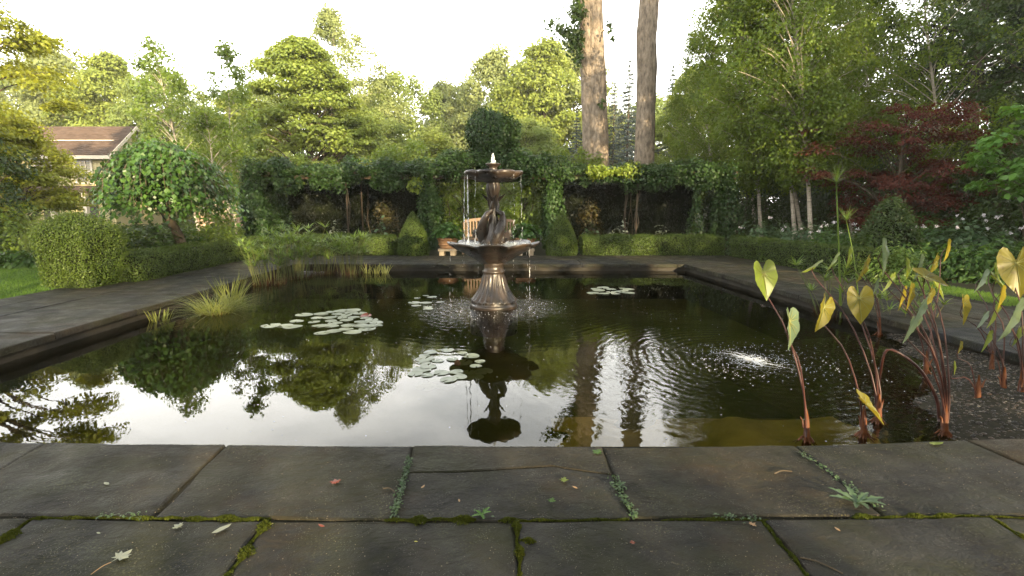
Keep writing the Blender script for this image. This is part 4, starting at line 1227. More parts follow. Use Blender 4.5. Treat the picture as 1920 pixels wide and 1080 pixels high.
# birch grove on the right: slim stems leaning left
GR = 'slim leaning birches on the right'
gv = [make_tree(120 + i, h, 2.3, r, 'oval', 125, 165, 0.092, 0.52, M['grove'], M['bark_birch'], 0.075, lean=(ln, 0), flat=0.8, droop=0.6, up=0.2, inner=0.15, limbs=0.8, bend=0.5)
      for i, (h, r, ln) in enumerate(((10.5, 1.9, -1.7), (9.2, 1.8, -1.2), (11.5, 2.1, -2.3)))]
for (px, Y, k, rz, s, lab) in ((1432, 17.5, 0, 0.1, 0.95, 'leftmost slim birch of the right-hand grove'), (1497, 16.5, 1, -0.15, 1.0, 'slim birch second from the left in the right-hand grove'),
                               (1513, 17.2, 2, 0.1, 0.95, 'slim birch with a pale stem in the middle of the grove'), (1528, 15.6, 0, -0.1, 1.02, 'slim birch in front of the pale-stemmed one'),
                               (1418, 21, 1, 0.2, 1.05, 'slim birch at the back left of the grove'), (1610, 18, 2, -0.05, 0.98, 'slim birch behind the left side of the red maple'),
                               (1345, 22, 0, 0.2, 0.80, 'shorter birch at the left fringe of the grove'), (1300, 24, 1, 0.3, 0.70, 'low yellow-green birch just right of the bare trunks'),
                               (1640, 21, 0, 0.1, 1.1, 'tall birch behind the red maple'), (1800, 16.5, 2, 0.05, 0.95, 'slim birch right of the red maple with a slanting stem'),
                               (1560, 24, 1, 0.2, 1.25, 'tall birch at the back of the grove'), (1480, 25, 2, 0.0, 1.05, 'tall birch at the back middle of the grove'),
                               (1385, 26, 2, 0.3, 0.75, 'lower birch behind the left fringe of the grove')):
    plant_tree('birch_tree', lab, gv[k], X(px, Y), Y, rz, s, GR)
# dark wood behind on the right
dw = [make_tree(140 + i, 15, 0.8, 4.2, 'oval', 160, 200, 0.155, 0.9, M['wood'], M['bark'], 0.22, flat=0.6, up=0.4, inner=0.2, bend=0.8) for i in range(2)]
GW = 'dark trees of the wood on the right'
for (px, Y, k, rz, s, lab) in ((1580, 30, 1, 1, 0.95, 'dark tree behind the right end of the birch grove'), (1700, 27, 0, 2.4, 0.95, 'dark tree behind the red maple'),
                               (1820, 25, 1, 3.3, 1.0, 'dark tree at the back near the right edge'), (1960, 22, 0, 4.4, 1.0, 'dark tree cut by the right edge of the view'), (2040, 16, 1, 0.5, 0.85, 'dark tree overhanging the right edge')):
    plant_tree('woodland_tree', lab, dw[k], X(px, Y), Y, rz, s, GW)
# understorey thicket of the wood
th = make_tree(150, 3.4, 0.1, 1.8, 'round', 50, 150, 0.10, 0.5, M['wood'], M['bark'], 0.05, flat=0.8, up=0.4, stems=3, inner=0.2)
for (px, Y, s, lab) in ((1440, 23, 0.9, 'dark thicket bush at the left foot of the grove'), (1540, 22, 1.0, 'dark thicket bush behind the grove stems'), (1640, 19, 1.0, 'dark thicket bush behind the red maple stem'), (1760, 18, 1.1, 'dark thicket bush right of the red maple'),
                        (1880, 15, 1.1, 'dark thicket bush at the right edge'), (1960, 12.5, 1.0, 'dark thicket bush beyond the right edge of the path'), (1390, 19.5, 0.75, 'dark thicket bush against the right end of the pergola'),
                        (1425, 30, 1.5, 'far thicket bush behind the leftmost grove stems'), (1490, 29, 1.4, 'far thicket bush behind the middle grove stems'), (1555, 30, 1.5, 'far thicket bush behind the right grove stems'), (1620, 28, 1.5, 'far thicket bush behind the red maple'), (1360, 31, 1.4, 'far thicket bush beyond the right end of the pergola')):
    plant_tree('thicket_bush', lab, th, X(px, Y), Y, px * .013, s, 'dark bushes under the wood', 'shrub')

# pine with dark horizontal boughs, upper right
rng = np.random.default_rng(91)
pt = thing('pine_tree', 'dark pine with spreading horizontal boughs above the red maple', 'tree', (X(1795, 21), 21, -0.03))
mb = MB().tube([(0, 0, 0), (0.1, 0, 5), (0, 0, 10), (0.1, 0, 14)], [0.24, 0.2, 0.14, 0.03], 9)
PP, NN = [], []
for k in range(44):
    z = rng.uniform(4.5, 13.5); a = rng.uniform(0, 2 * PI); l = rng.uniform(2.0, 4.8) * (1 - 0.4 * (z - 4.5) / 9)
    o = np.array((math.cos(a), math.sin(a), 0)); b = np.array((0, 0, z))
    c = curve_pts([b, b + o * l * .5 + (0, 0, .25), b + o * l + (0, 0, -.15 + rng.normal(0, .3))], 8)
    mb.tube(c, np.linspace(.07, .012, 8), 5)
    for q in range(10):
        p = c[rng.integers(3, 8)] + rng.normal(0, .3, 3) * (1, 1, .3)
        u = unit(rng, 42)
        PP.append(p + u * (0.36, .36, .16)); NN.append(norm(u + (0, 0, .8)))
mb.build('trunk', M['bark'], pt, True)
V, F = leaf_quads(rng, np.concatenate(PP), np.concatenate(NN), 0.20, 0.25, 0.05)
put(bpy.data.objects.new('crown', qmesh('crown', V, F, M['pine'])), pt)

# red japanese maple
rm = make_tree(160, ZT(190, 14.8), 0.9, 2.1, 'vase', 95, 230, 0.075, 0.50, M['red_maple'], M['bark'], 0.07, lean=(0.2, 0), flat=0.28, droop=0.35, up=0.8, inner=0.15, limbs=1.0, stems=2, aspect=0.6)
plant_tree('red_maple', 'dark red japanese maple with layered branches before the wood', rm, X(1690, 14.8), 14.8, 0.4)
# bright green tree at the right edge
bg = make_tree(170, 3.6, 1.7, 1.3, 'round', 40, 75, 0.15, 0.42, M['bright'], M['bark'], 0.06, flat=0.35, droop=0.4, up=0.9, inner=0.3, limbs=1.0)
plant_tree('redbud_tree', 'bright green broad-leaved small tree at the right edge', bg, X(1935, 10.8), 10.8, 1.0)

# ------------------------------------------------------------------ house and barn
hy, hx1, hx0 = 34.0, -26.3, -40.0
ho = thing('house', 'cream clapboard house with brown shingle roof behind the golden maple', 'house', (0, 0, -0.03))
ze, zr = 5.05, 6.85
def wall_boards(name, P0, P1, z0, z1, parent, mat, n):
    mb = MB()
    P0, P1 = np.array(P0, float), np.array(P1, float)
    d = (P1 - P0) / np.linalg.norm(P1 - P0); nrm = np.array((d[1], -d[0]))
    h = (z1 - z0) / n
    for i in range(n):
        a, b = z0 + i * h, z0 + (i + 1) * h
        V = []
        for P in (P0, P1):
            for (o, z) in ((0.0, a), (0.035, a), (0.008, b), (0.0, b)): V.append((P[0] + nrm[0] * o, P[1] + nrm[1] * o, z))
        mb.add(V, [(0, 1, 5, 4), (1, 2, 6, 5), (2, 3, 7, 6)])
    return mb.build(name, mat, parent)
wall_boards('front_wall', (hx0, hy), (hx1, hy), 0, ze, ho, M['siding'], 42)
wall_boards('gable_wall', (hx1, hy), (hx1, hy + 4.4), 0, ze, ho, M['siding'], 42)
mb = MB(); mb.add([(hx1, hy, ze), (hx1, hy + 4.4, ze), (hx1, hy + 2.2, zr - .05)], [(0, 1, 2)]); mb.build('gable', M['siding'], ho)
mb = MB(); mb.add([(hx0, hy + 4.4, 0), (hx1, hy + 4.4, 0), (hx1, hy + 4.4, ze), (hx0, hy + 4.4, ze)], [(0, 1, 2, 3)]); mb.build('rear_wall', M['siding'], ho)
rf = MB()
ov = 0.45
for s in (0, 1):
    ye = hy - ov if s == 0 else hy + 4.4 + ov
    ym = hy + 2.2
    zz = ze - ov * (zr - ze) / 2.2
    xs = (hx0 - .4, hx1 + .4)
    n = 14
    for i in range(n):
        t0, t1 = i / n, (i + 1) / n
        ya, za, yb, zb = ye + (ym - ye) * t0, zz + (zr - zz) * t0, ye + (ym - ye) * t1, zz + (zr - zz) * t1
        V = [(x, y, z) for x in xs for (y, z) in ((ya, za), (ya, za + .13), (yb, zb + .10), (yb, zb))]
        rf.add(V, [(0, 1, 5, 4), (1, 2, 6, 5), (0, 4, 7, 3), (0, 3, 2, 1), (4, 5, 6, 7)])
rfo = rf.build('roof', M['roof'], ho)
mb = MB(); mb.box(((hx0 + hx1) / 2, hy - ov - .03, ze - .42), (hx1 - hx0 + .8, .05, .22)); mb.build('fascia', M['trim'], rfo)
for s in (0, 1):
    ye = hy - ov if s == 0 else hy + 4.4 + ov
    zz = ze - ov * (zr - ze) / 2.2
    q = [(hx1 + .405, ye, zz - .12), (hx1 + .405, hy + 2.2, zr - .12), (hx1 + .405, hy + 2.2, zr + .12), (hx1 + .405, ye, zz + .14)]
    V = q + [(x + .05, y, z) for x, y, z in q]
    MB().add(V, [(0, 1, 2, 3), (7, 6, 5, 4), (0, 4, 5, 1), (2, 6, 7, 3), (1, 5, 6, 2), (3, 7, 4, 0)]).build('rake_board', M['trim'], rfo)
mb = MB(); mb.box(((hx0 + hx1) / 2, hy + .72, ze + .78), (hx1 - hx0 - .2, .05, .05)); mb.build('snow_guard', M['trim'], rfo)
def window(cx, z0, z1, w):
    y = hy - .045
    f = MB()
    f.box((cx, y, z1 + .05), (w + .3, .08, .12)).box((cx, y - .02, z0 - .05), (w + .36, .14, .09))
    f.box((cx - w / 2 - .07, y, (z0 + z1) / 2), (.13, .08, z1 - z0)).box((cx + w / 2 + .07, y, (z0 + z1) / 2), (.13, .08, z1 - z0))
    wo = f.build('window', M['trim'], ho)
    zm = (z0 + z1) / 2
    MB().box((cx, y + .005, zm), (w, .06, .09)).build('sash_rail', M['trim'], wo)
    for k in range(3):
        for (a, b) in ((zm + .05, z1),):
            x = cx - w / 2 + w / 6 + k * w / 3
            MB().box((x, y + .03, (a + b) / 2), (w / 3 - .05, .02, b - a - .03)).build('pane', M['glass_dark'], wo)
    for k in range(2): MB().box((cx - w / 2 + w / 3 * (k + 1), y + .012, (zm + z1) / 2 + .02), (.05, .05, (z1 - zm) - .06)).build('muntin', M['trim'], wo)
    MB().box((cx, y + .03, (z0 + zm) / 2), (w - .02, .02, zm - z0 - .06)).build('pane', M['glass_dark'], wo)
for px in (168, 95, 20):
    window(X(px, hy), 3.05, 4.45, 0.95)
# porch: roof, posts, dark doorway
mb = MB(); V = [(hx0, hy, 2.85), (hx1 - .5, hy, 2.85), (hx1 - .5, hy - 1.5, 2.45), (hx0, hy - 1.5, 2.45)]
mb.add(V + [(x, y, z - .12) for x, y, z in V], [(0, 1, 2, 3), (7, 6, 5, 4), (2, 6, 7, 3), (1, 5, 6, 2)]); mb.build('porch_roof', M['roof'], ho)
for k in range(6):
    MB().box((hx1 - .75 - k * 2.1, hy - 1.4, 1.17), (.24, .24, 2.34)).build('porch_post', M['trim'], ho)
for k in range(4):
    MB().box((hx1 - 1.6 - k * 2.6, hy - .05, 1.1), (1.0, .06, 2.1)).build('door', M['dark_room'], ho)

ba = thing('barn', 'pinkish weathered barn half hidden behind thin birches', 'barn', (X(455, 33), 33, -0.03))
wall_boards('front_wall', (-3.0, 0), (2.1, 0), 0, 2.6, ba, M['barn'], 12)
mb = MB(); mb.add([(-3.0, 0, 2.75), (2.3, 0, 2.75), (2.0, 2.4, 3.95), (-2.7, 2.4, 3.95)], [(0, 1, 2, 3)]); mb.add([(2.1, 0.01, 0), (2.1, 4.6, 0), (2.1, 4.6, 2.6), (2.1, 2.3, 3.9), (2.1, 0.01, 2.6)], [(0, 1, 2, 3, 4)])
mb.build('roof', M['barn'], ba)
mb = MB(); mb.box((-.4, -.06, 2.68), (5.3, .08, .16)); mb.build('eave_board', M['trim'], ba)
for k in range(3): MB().box((-2.2 + 1.5 * k, -.05, 1.5), (.7, .05, .9)).build('window', M['trim'], ba)

# ------------------------------------------------------------------ lawn and bed planting
lw = MB(); lw.add([(-7.55, 6.0, -0.016), (-7.42, 8.4, -0.016), (-8.2, 11.2, -0.016), (-16, 11.6, -0.016), (-16, 5.0, -0.016), (-8, 4.5, -0.016)], [(0, 1, 2, 3, 4, 5)])
M['turf'] = rough_mat('turf', (0.030, 0.065, 0.010), (0.060, 0.110, 0.016), 9, 0.95, 0.8, 90, 0.05)
tag(lw.build('lawn', M['turf']), kind='structure')
lw2 = MB(); lw2.add([(6.85, 6.6, -0.016), (7.7, 6.6, -0.016), (7.35, 9.0, -0.016), (6.70, 9.0, -0.016)], [(0, 1, 2, 3)])
tag(lw2.build('lawn_strip', M['turf']), kind='structure')
rng = np.random.default_rng(201)
def turf(label, n, xa, xb, ya, yb, keep):
    P = np.column_stack([rng.uniform(xa, xb, n), rng.uniform(ya, yb, n), np.full(n, -0.018)])
    P = P[keep(P)]
    k = len(P)
    V, F = blades(rng, P, rng.uniform(0, 2 * PI, k), rng.uniform(.03, .06, k), rng.uniform(.1, .6, k), rng.uniform(0, .5, k), 0.006, 2)
    tag(put(bpy.data.objects.new('grass', qmesh('grass', V, F, M['grass']))), label, kind='stuff')
turf('mown green grass of the lawn at the left edge', 46000, -13, -7.35, 6.2, 11.3, lambda P: (P[:, 0] < -7.50 + np.where(P[:, 1] > 8.4, -(P[:, 1] - 8.4) * .28, 0)))
turf('bright grass strip beyond the right-hand path', 6000, 6.72, 7.5, 6.8, 8.9, lambda P: P[:, 0] > 6.75)

def mound(name, label, x, y, rad, n, leaf, mat, seed, cat='plant', aspect=0.5, group=None, flower=None, z=-0.03, tip=(0, 0, -.3)):
    r = np.random.default_rng(seed)
    t = thing(name, label, cat, (x, y, z), group)
    u = unit(r, n); u[:, 2] = np.abs(u[:, 2])
    P = u * np.array(rad) * (0.45 + 0.55 * r.random((n, 1)) ** .5) * (1 + .18 * np.sin(5 * np.arctan2(u[:, 1:2], u[:, 0:1]) + seed))
    N = norm(u * .6 + (0, 0, .5) + r.normal(0, .4, (n, 3)))
    V, F = leaf_quads(r, P, N, leaf, aspect, .12, u * (1, 1, .2) + np.array(tip), .5)
    put(bpy.data.objects.new('foliage', qmesh('foliage', V, F, mat)), t)
    st = MB()
    for k in range(8):
        q = P[r.integers(n)] * .85
        st.tube([(q[0] * .15, q[1] * .15, 0), (q[0] * .6, q[1] * .6, q[2] * .65), tuple(q)], [.008, .007, .004], 4)
    tag(st.build('stem', M['papyrus_stem'], t), kind='stuff')
    if flower:
        fm, fn, fs, zz = flower
        u = unit(r, fn); u[:, 2] = np.abs(u[:, 2]) * .4 + .75
        C = u * np.array(rad) * np.array((.95, .95, zz))
        for c in C:
            Q = c + r.normal(0, fs * .55, (16, 3)) * (1, 1, .9)
            V, F = leaf_quads(r, Q, unit(r, 16), fs, .7, .1)
            put(bpy.data.objects.new('flower', qmesh('flower', V, F, fm)), t)
    return t

GB = 'perennials behind the left hedge'
mound('peony', 'dark glossy clump behind the left hedge near the mulberry trunk', X(275, 11.6), 11.6, (.75, .55, .95), 900, .16, M['wood'], 301, aspect=.3, group=GB, tip=(0, 0, .3))
mound('perennial', 'green clump between the square topiary and the mulberry', X(215, 11.9), 11.9, (.7, .6, .9), 1100, .11, M['birch'], 302, group=GB)
mound('perennial', 'tall loose green clump under the right side of the mulberry', X(395, 12.9), 12.9, (.8, .7, 1.3), 1900, .10, M['birch'], 303, group=GB, aspect=.4)
mound('perennial', 'bushy green clump at the left end of the pergola', X(418, 14.8), 14.8, (.6, .6, 1.1), 1500, .10, M['birch'], 304, group=GB, aspect=.4)
mound('perennial', 'low green mound behind the far end of the left hedge', X(355, 12.6), 12.4, (.7, .6, .75), 1200, .09, M['fern'], 305, group=GB)
mound('ground_cover', 'light green leafy edging plants along the back of the lawn', X(38, 11.5), 11.5, (1.25, .4, .36), 1500, .12, M['fern'], 306, aspect=.6)
mound('ground_cover', 'light green leafy edging clump beside the square topiary', X(92, 11.7), 11.7, (.7, .4, .42), 900, .12, M['fern'], 307, aspect=.6)
mound('perennial', 'shaded bush behind the square topiary below the house', X(150, 14.5), 14.5, (1.6, .8, 1.0), 2800, .11, M['wood'], 308)
mound('perennial', 'large bushy clump at the far left behind the feathery plant', X(-10, 13.5), 13.5, (2.0, .9, 1.4), 3200, .12, M['birch'], 309)
# feathery fennel-like plants
def feathery(label, x, y, h, w, n, seed):
    r = np.random.default_rng(seed)
    t = thing('fennel', label, 'plant', (x, y, -0.03), 'feathery olive plants at the left edge')
    u = unit(r, n); u[:, 2] = np.abs(u[:, 2])
    B0 = u * np.array((w, w * .7, h)) * (r.random((n, 1)) ** .45) * .9
    V, F = blades(r, B0, r.uniform(0, 2 * PI, n), r.uniform(.08, .2, n), r.uniform(.1, 1.3, n), r.uniform(-.1, .5, n), .006, 2)
    put(bpy.data.objects.new('foliage', qmesh('foliage', V, F, M['fennel'])), t)
    st = MB()
    for k in range(26):
        a = r.uniform(0, 2 * PI); q = r.uniform(.3, .95)
        st.tube([(0, 0, 0), (w * q * .5 * math.cos(a), w * q * .4 * math.sin(a), h * .5), (w * q * math.cos(a), w * .8 * q * math.sin(a), h * r.uniform(.7, .95))], [.009, .007, .003], 4)
    tag(st.build('stem', M['fennel'], t), kind='stuff')
feathery('feathery olive-green plant at the left edge above the lawn', X(20, 10.9), 12.0, 1.45, 1.0, 9000, 311)
feathery('feathery olive-green plant beside the square topiary', X(95, 11.2), 12.2, 1.2, .8, 6000, 312)

GP = 'pale-leaved plants rising over the back hedge'
for i, (px, py, lab) in enumerate(((540, 418, 'pale-leaved plant above the papyrus before the dark hedge'), (632, 432, 'pale-leaved clump over the left part of the back hedge'), (716, 430, 'small pale-leaved plant left of the left cone'),
                              (1163, 422, 'pale-leaved plant over the right part of the back hedge'), (1108, 432, 'small pale-leaved plant just right of the right cone'), (1240, 440, 'pale-leaved clump farther right over the back hedge'))):
    zt = at(px, py - 16, 15.5)[2]
    mound('pale_plant', lab, X(px, 15.5), 15.5, (.34, .25, zt), 130, .105, M['pale_leaf'] if i % 2 else M['hosta'], 320 + i, aspect=.75, group=GP)
GQ = 'plants of the right-hand border'
for i, (px, Y, rad, n, lf, mt, asp, fl, lab) in enumerate((
        (1440, 14.2, (1.0, .7, .95), 1900, .10, 'hosta', .6, (M['white_flower'], 4, .04, 1.0), 'pale green hydrangea-like clump at the left end of the border'),
        (1520, 13.4, (1.1, .7, .92), 2000, .10, 'hosta', .6, (M['white_flower'], 4, .04, 1.0), 'grey-green leafy clump below the birch stems'),
        (1575, 12.2, (.8, .6, .85), 1600, .09, 'fern', .4, (M['white_flower'], 9, .035, 1.05), 'white-speckled leafy clump beside the tall papyrus'),
        (1620, 11.0, (.8, .6, .8), 1500, .09, 'wood', .5, None, 'dark low bush left of the clipped holly'),
        (1745, 12.2, (1.2, .7, 1.05), 2400, .12, 'fern', .35, None, 'ferny green clump right of the clipped holly'),
        (1830, 11.2, (1.3, .7, .95), 2400, .13, 'hosta', .6, (M['white_flower'], 20, .035, 1.15), 'hosta clump with many white flowers near the right edge'),
        (1750, 9.9, (.85, .6, .62), 1700, .12, 'fern', .35, None, 'bright ferns behind the elephant ears'),
        (1830, 9.6, (.95, .6, .58), 1700, .12, 'fern', .35, None, 'low ferns beside the grass strip'),
        (1910, 9.3, (1.0, .6, .75), 1700, .12, 'fern', .35, None, 'ferns at the right edge behind the big yellow leaf'),
        (1690, 9.4, (.62, .5, .66), 1500, .12, 'papyrus', .22, None, 'spiky yellow-green clump behind the elephant ears'),
        (1960, 13.5, (1.6, .8, 1.6), 2600, .13, 'wood', .5, None, 'dark bush at the right edge behind the hostas'))):
    mound('border_plant', lab, X(px, Y), Y, rad, n, lf, M[mt], 340 + i, aspect=asp, group=GQ, flower=fl)
# dark conical holly
clipped('holly_cone', 'dark clipped conical holly in the right-hand border', 'topiary', (X(1672, 11.2), 11.2, -0.03), 0,
        [(0, .75, .7, 2.4), (.3, .78, .7, 2.3), (.7, .58, .55, 2.2), (1.1, .36, .34, 2), (1.4, .2, .2, 2), (1.58, .05, .05, 2)], 9000, .06, (M['wood'],), 360, lump=.05, ragged=.08)
# ground litter / low cover under trees so the soil does not show bare
rng = np.random.default_rng(370)
n = 30000
P = np.column_stack([rng.uniform(-30, 30, n), rng.uniform(14.6, 40, n), np.full(n, 0.0)])
s = (P[:, 1] > 19.4) | (P[:, 0] < -8.9) | (P[:, 0] > 7.6)
P = P[s]; k = len(P)
P[:, 2] = rng.uniform(-.02, .25, k)
V, F = leaf_quads(rng, P, norm(unit(rng, k) * .6 + (0, 0, 1)), .22, .6)
tag(put(bpy.data.objects.new('low_ground_cover', qmesh('low_ground_cover', V, F, M['wood']))), 'low leafy ground cover under the trees', kind='stuff')

# ------------------------------------------------------------------ papyrus, sedge and iris in the pond
def papyrus(name, label, px, py, n, spread, hmin, hmax, ray, seed, group=None, rays=16, lean=.26, roots=True):
    r = np.random.default_rng(seed)
    b = gnd(px, py, WZ)
    t = thing(name, label, 'papyrus', b, group)
    st = MB()
    VV = []
    for k in range(n):
        a = r.uniform(0, 2 * PI); q = spread * math.sqrt(r.random())
        h = r.uniform(hmin, hmax); le = lean * r.uniform(.2, 1.2); a2 = a + r.normal(0, .5)
        p0 = np.array((q * math.cos(a), q * math.sin(a), -.05))
        p2 = p0 + np.array((le * h * math.cos(a2), le * h * math.sin(a2), h))
        p1 = (p0 + p2) / 2 + np.array((-.06 * h * math.cos(a2) * le, -.06 * h * math.sin(a2) * le, 0.02))
        st.tube(curve_pts([p0, p1, p2], 4), [.0055, .005, .0045, .0035], 4)
        m = rays
        az = r.uniform(0, 2 * PI, m)
        VV.append(blades(r, np.tile(p2, (m, 1)), az, ray * r.uniform(.6, 1.15, m), r.uniform(.5, 1.35, m), r.uniform(.0, .55, m), ray * .10, 3))
    tag(st.build('stem_cluster', M['papyrus_stem'], t), kind='stuff')
    V, F = cat_mesh(*VV)
    put(bpy.data.objects.new('foliage', qmesh('foliage', V, F, M['papyrus'])), t)
    if roots:
        m = 200
        a = r.uniform(0, 2 * PI, m); q = spread * 1.15 * np.sqrt(r.random(m))
        V, F = blades(r, np.column_stack([q * np.cos(a), q * np.sin(a), np.full(m, -.03)]), a, r.uniform(.08, .26, m), r.uniform(0, .6, m), r.uniform(0, .6, m), .009, 2)
        put(bpy.data.objects.new('root_mass', qmesh('root_mass', V, F, M['root'])), t)
    return t
GA = 'umbrella papyrus in the left far corner of the pond'
papyrus('papyrus_clump', 'leftmost umbrella papyrus clump standing in the pond corner', 505, 532, 48, .30, .40, .90, .22, 401, GA)
papyrus('papyrus_clump', 'tallest umbrella papyrus clump, second from the left', 553, 521, 62, .36, .45, 1.16, .25, 402, GA)
papyrus('papyrus_clump', 'umbrella papyrus clump near the far edge, third from left', 607, 513, 32, .24, .4, .85, .24, 403, GA)
papyrus('papyrus_clump', 'rightmost umbrella papyrus clump by the far pond edge', 655, 513, 36, .30, .4, .92, .24, 404, GA)
mb = MB()
r = random.Random(9)
for k in range(7):
    c = gnd(585 + r.uniform(-24, 22), 513 + r.uniform(-3, 3), WZ)
    V = np.array([(math.cos(a) * r.uniform(.1, .17), math.sin(a) * r.uniform(.07, .11), z) for z in (-.05, .03) for a in np.arange(7) * 2 * PI / 7]) + c
    mb.add(V, [(i, (i + 1) % 7, 7 + (i + 1) % 7, 7 + i) for i in range(7)] + [tuple(7 + i for i in range(7))])
M['grey_rock'] = rough_mat('grey_rock', (.10, .10, .11), (.22, .22, .23), 7, .6, .6, 25, .4)
tag(mb.build('pond_rocks', M['grey_rock']), 'grey rocks at the water line between the papyrus clumps', kind='stuff')

def tuft(name, label, px, py, n, spread, L, lean, droop, w, mat, seed, z=WZ, cat='grass clump', group=None):
    r = np.random.default_rng(seed)
    b = gnd(px, py, z)
    t = thing(name, label, cat, b, group)
    a = r.uniform(0, 2 * PI, n); q = spread * np.sqrt(r.random(n))
    V, F = blades(r, np.column_stack([q * np.cos(a), q * np.sin(a), np.full(n, -.02)]), a + r.normal(0, .5, n), r.uniform(*L, n), r.uniform(*lean, n), r.uniform(*droop, n), w, 5)
    put(bpy.data.objects.new('blade_mass', qmesh('blade_mass', V, F, mat)), t)
    m = n // 3
    a = r.uniform(0, 2 * PI, m); q = spread * 1.1 * np.sqrt(r.random(m))
    V, F = blades(r, np.column_stack([q * np.cos(a), q * np.sin(a), np.full(m, -.02)]), a, r.uniform(.04, .1, m), r.uniform(0, .9, m), r.uniform(0, .6, m), .008, 2)
    put(bpy.data.objects.new('root_mass', qmesh('root_mass', V, F, M['root'])), t)
tuft('sedge_clump', 'arching green-gold sedge clump by the left pond edge', 405, 586, 380, .22, (.30, .58), (.35, 1.15), (.25, .9), .010, M['sedge'], 411)
tuft('sedge_clump', 'upright pale sedge tuft behind the arching sedge', 432, 570, 90, .14, (.35, .62), (.1, .6), (.0, .5), .012, M['sedge'], 412)
tuft('iris_tuft', 'small yellowish tuft in the water left of the sedge', 300, 600, 34, .12, (.12, .22), (.05, .45), (.0, .3), .016, M['sedge'], 413, cat='water plant')
for i, px in enumerate((688, 706, 724)):
    tuft('iris_tuft', ('leftmost cream tuft by the far pond edge', 'middle cream tuft by the far pond edge', 'rightmost cream tuft by the far pond edge')[i], px, 512, 16, .09, (.16, .34), (.05, .5), (0, .4), .022, M['iris'], 414 + i, cat='water plant', group='cream-striped water tufts')
# tall papyrus on the right
def tall_papyrus(label, base, mid, top, ray, seed, rad=.011):
    r = np.random.default_rng(seed)
    b = gnd(*base, WZ); Y = b[1]
    t = thing('tall_papyrus', label, 'papyrus', (0, 0, 0), 'tall papyrus stalks on the right')
    P = curve_pts([b - (0, 0, .06), at(*mid, Y), at(*top, Y)], 10)
    MB().tube(P, np.linspace(rad * 1.25, rad * .6, 10), 7).build('stalk', M['papyrus'], t, True)
    m = 46
    V, F = blades(r, np.tile(P[-1], (m, 1)), r.uniform(0, 2 * PI, m), ray * r.uniform(.6, 1.1, m), r.uniform(.15, 1.1, m), r.uniform(0, .5, m), .006, 4)
    put(bpy.data.objects.new('umbel', qmesh('umbel', V, F, M['papyrus'])), t)
tall_papyrus('tallest papyrus stalk with a mop head before the birches', (1578, 596), (1573, 470), (1568, 343), .36, 421, .013)
tall_papyrus('shorter papyrus stalk with a mop head right of the tallest', (1612, 570), (1602, 490), (1587, 414), .30, 422, .009)
papyrus('papyrus_clump', 'low umbrella papyrus tuft at the foot of the tall stalks', 1560, 590, 12, .22, .35, .75, .22, 423, rays=12, lean=.5)
papyrus('papyrus_clump', 'umbrella papyrus tuft against the right coping', 1690, 612, 22, .30, .25, .75, .18, 424, rays=9, lean=.35)

# ------------------------------------------------------------------ elephant ears
HALF = [(-.06, .0), (-.20, .07), (-.33, .16), (-.36, .25), (-.30, .34), (-.16, .41), (.0, .43), (.15, .41), (.30, .345), (.44, .25), (.55, .155), (.64, .07), (.72, 0)]
def ear_leaf(L, seed, narrow=1.0, cup=.34):
    """arrow-heart blade in (tip, side, normal) coordinates, stalk joined at the origin"""
    r = random.Random(seed)
    out = HALF + [(u, -v) for u, v in HALF[-2:0:-1]]
    K = []
    for i in range(len(out)):
        a, b = out[i], out[(i + 1) % len(out)]
        K += [a, ((a[0] + b[0]) / 2, (a[1] + b[1]) / 2)]
    n = len(K)
    ph = r.uniform(0, 6)
    V, F = [(0, 0, 0)], []
    for k, s in enumerate((.3, .6, .85, 1.0)):
        for i, (u, v) in enumerate(K):
            u2, v2 = u * s, v * s * narrow
            if u < -.05: v2 = v2 if s == 1 else v2
            w = cup * abs(v2) - .10 * u2 * u2 + .012 * s * math.sin(i * PI) + .022 * s * s * math.sin(5 * math.atan2(v2, u2 + .05) + ph) + (.006 if i % 2 else -.006) * s
            V.append((u2 * L, v2 * L, w * L))
    for i in range(n): F.append((0, 1 + i, 1 + (i + 1) % n))
    for k in range(3):
        for i in range(n): F.append((1 + k * n + i, 1 + (k + 1) * n + i, 1 + (k + 1) * n + (i + 1) % n, 1 + k * n + (i + 1) % n))
    return V, F
CUP, NAR = .36, .74
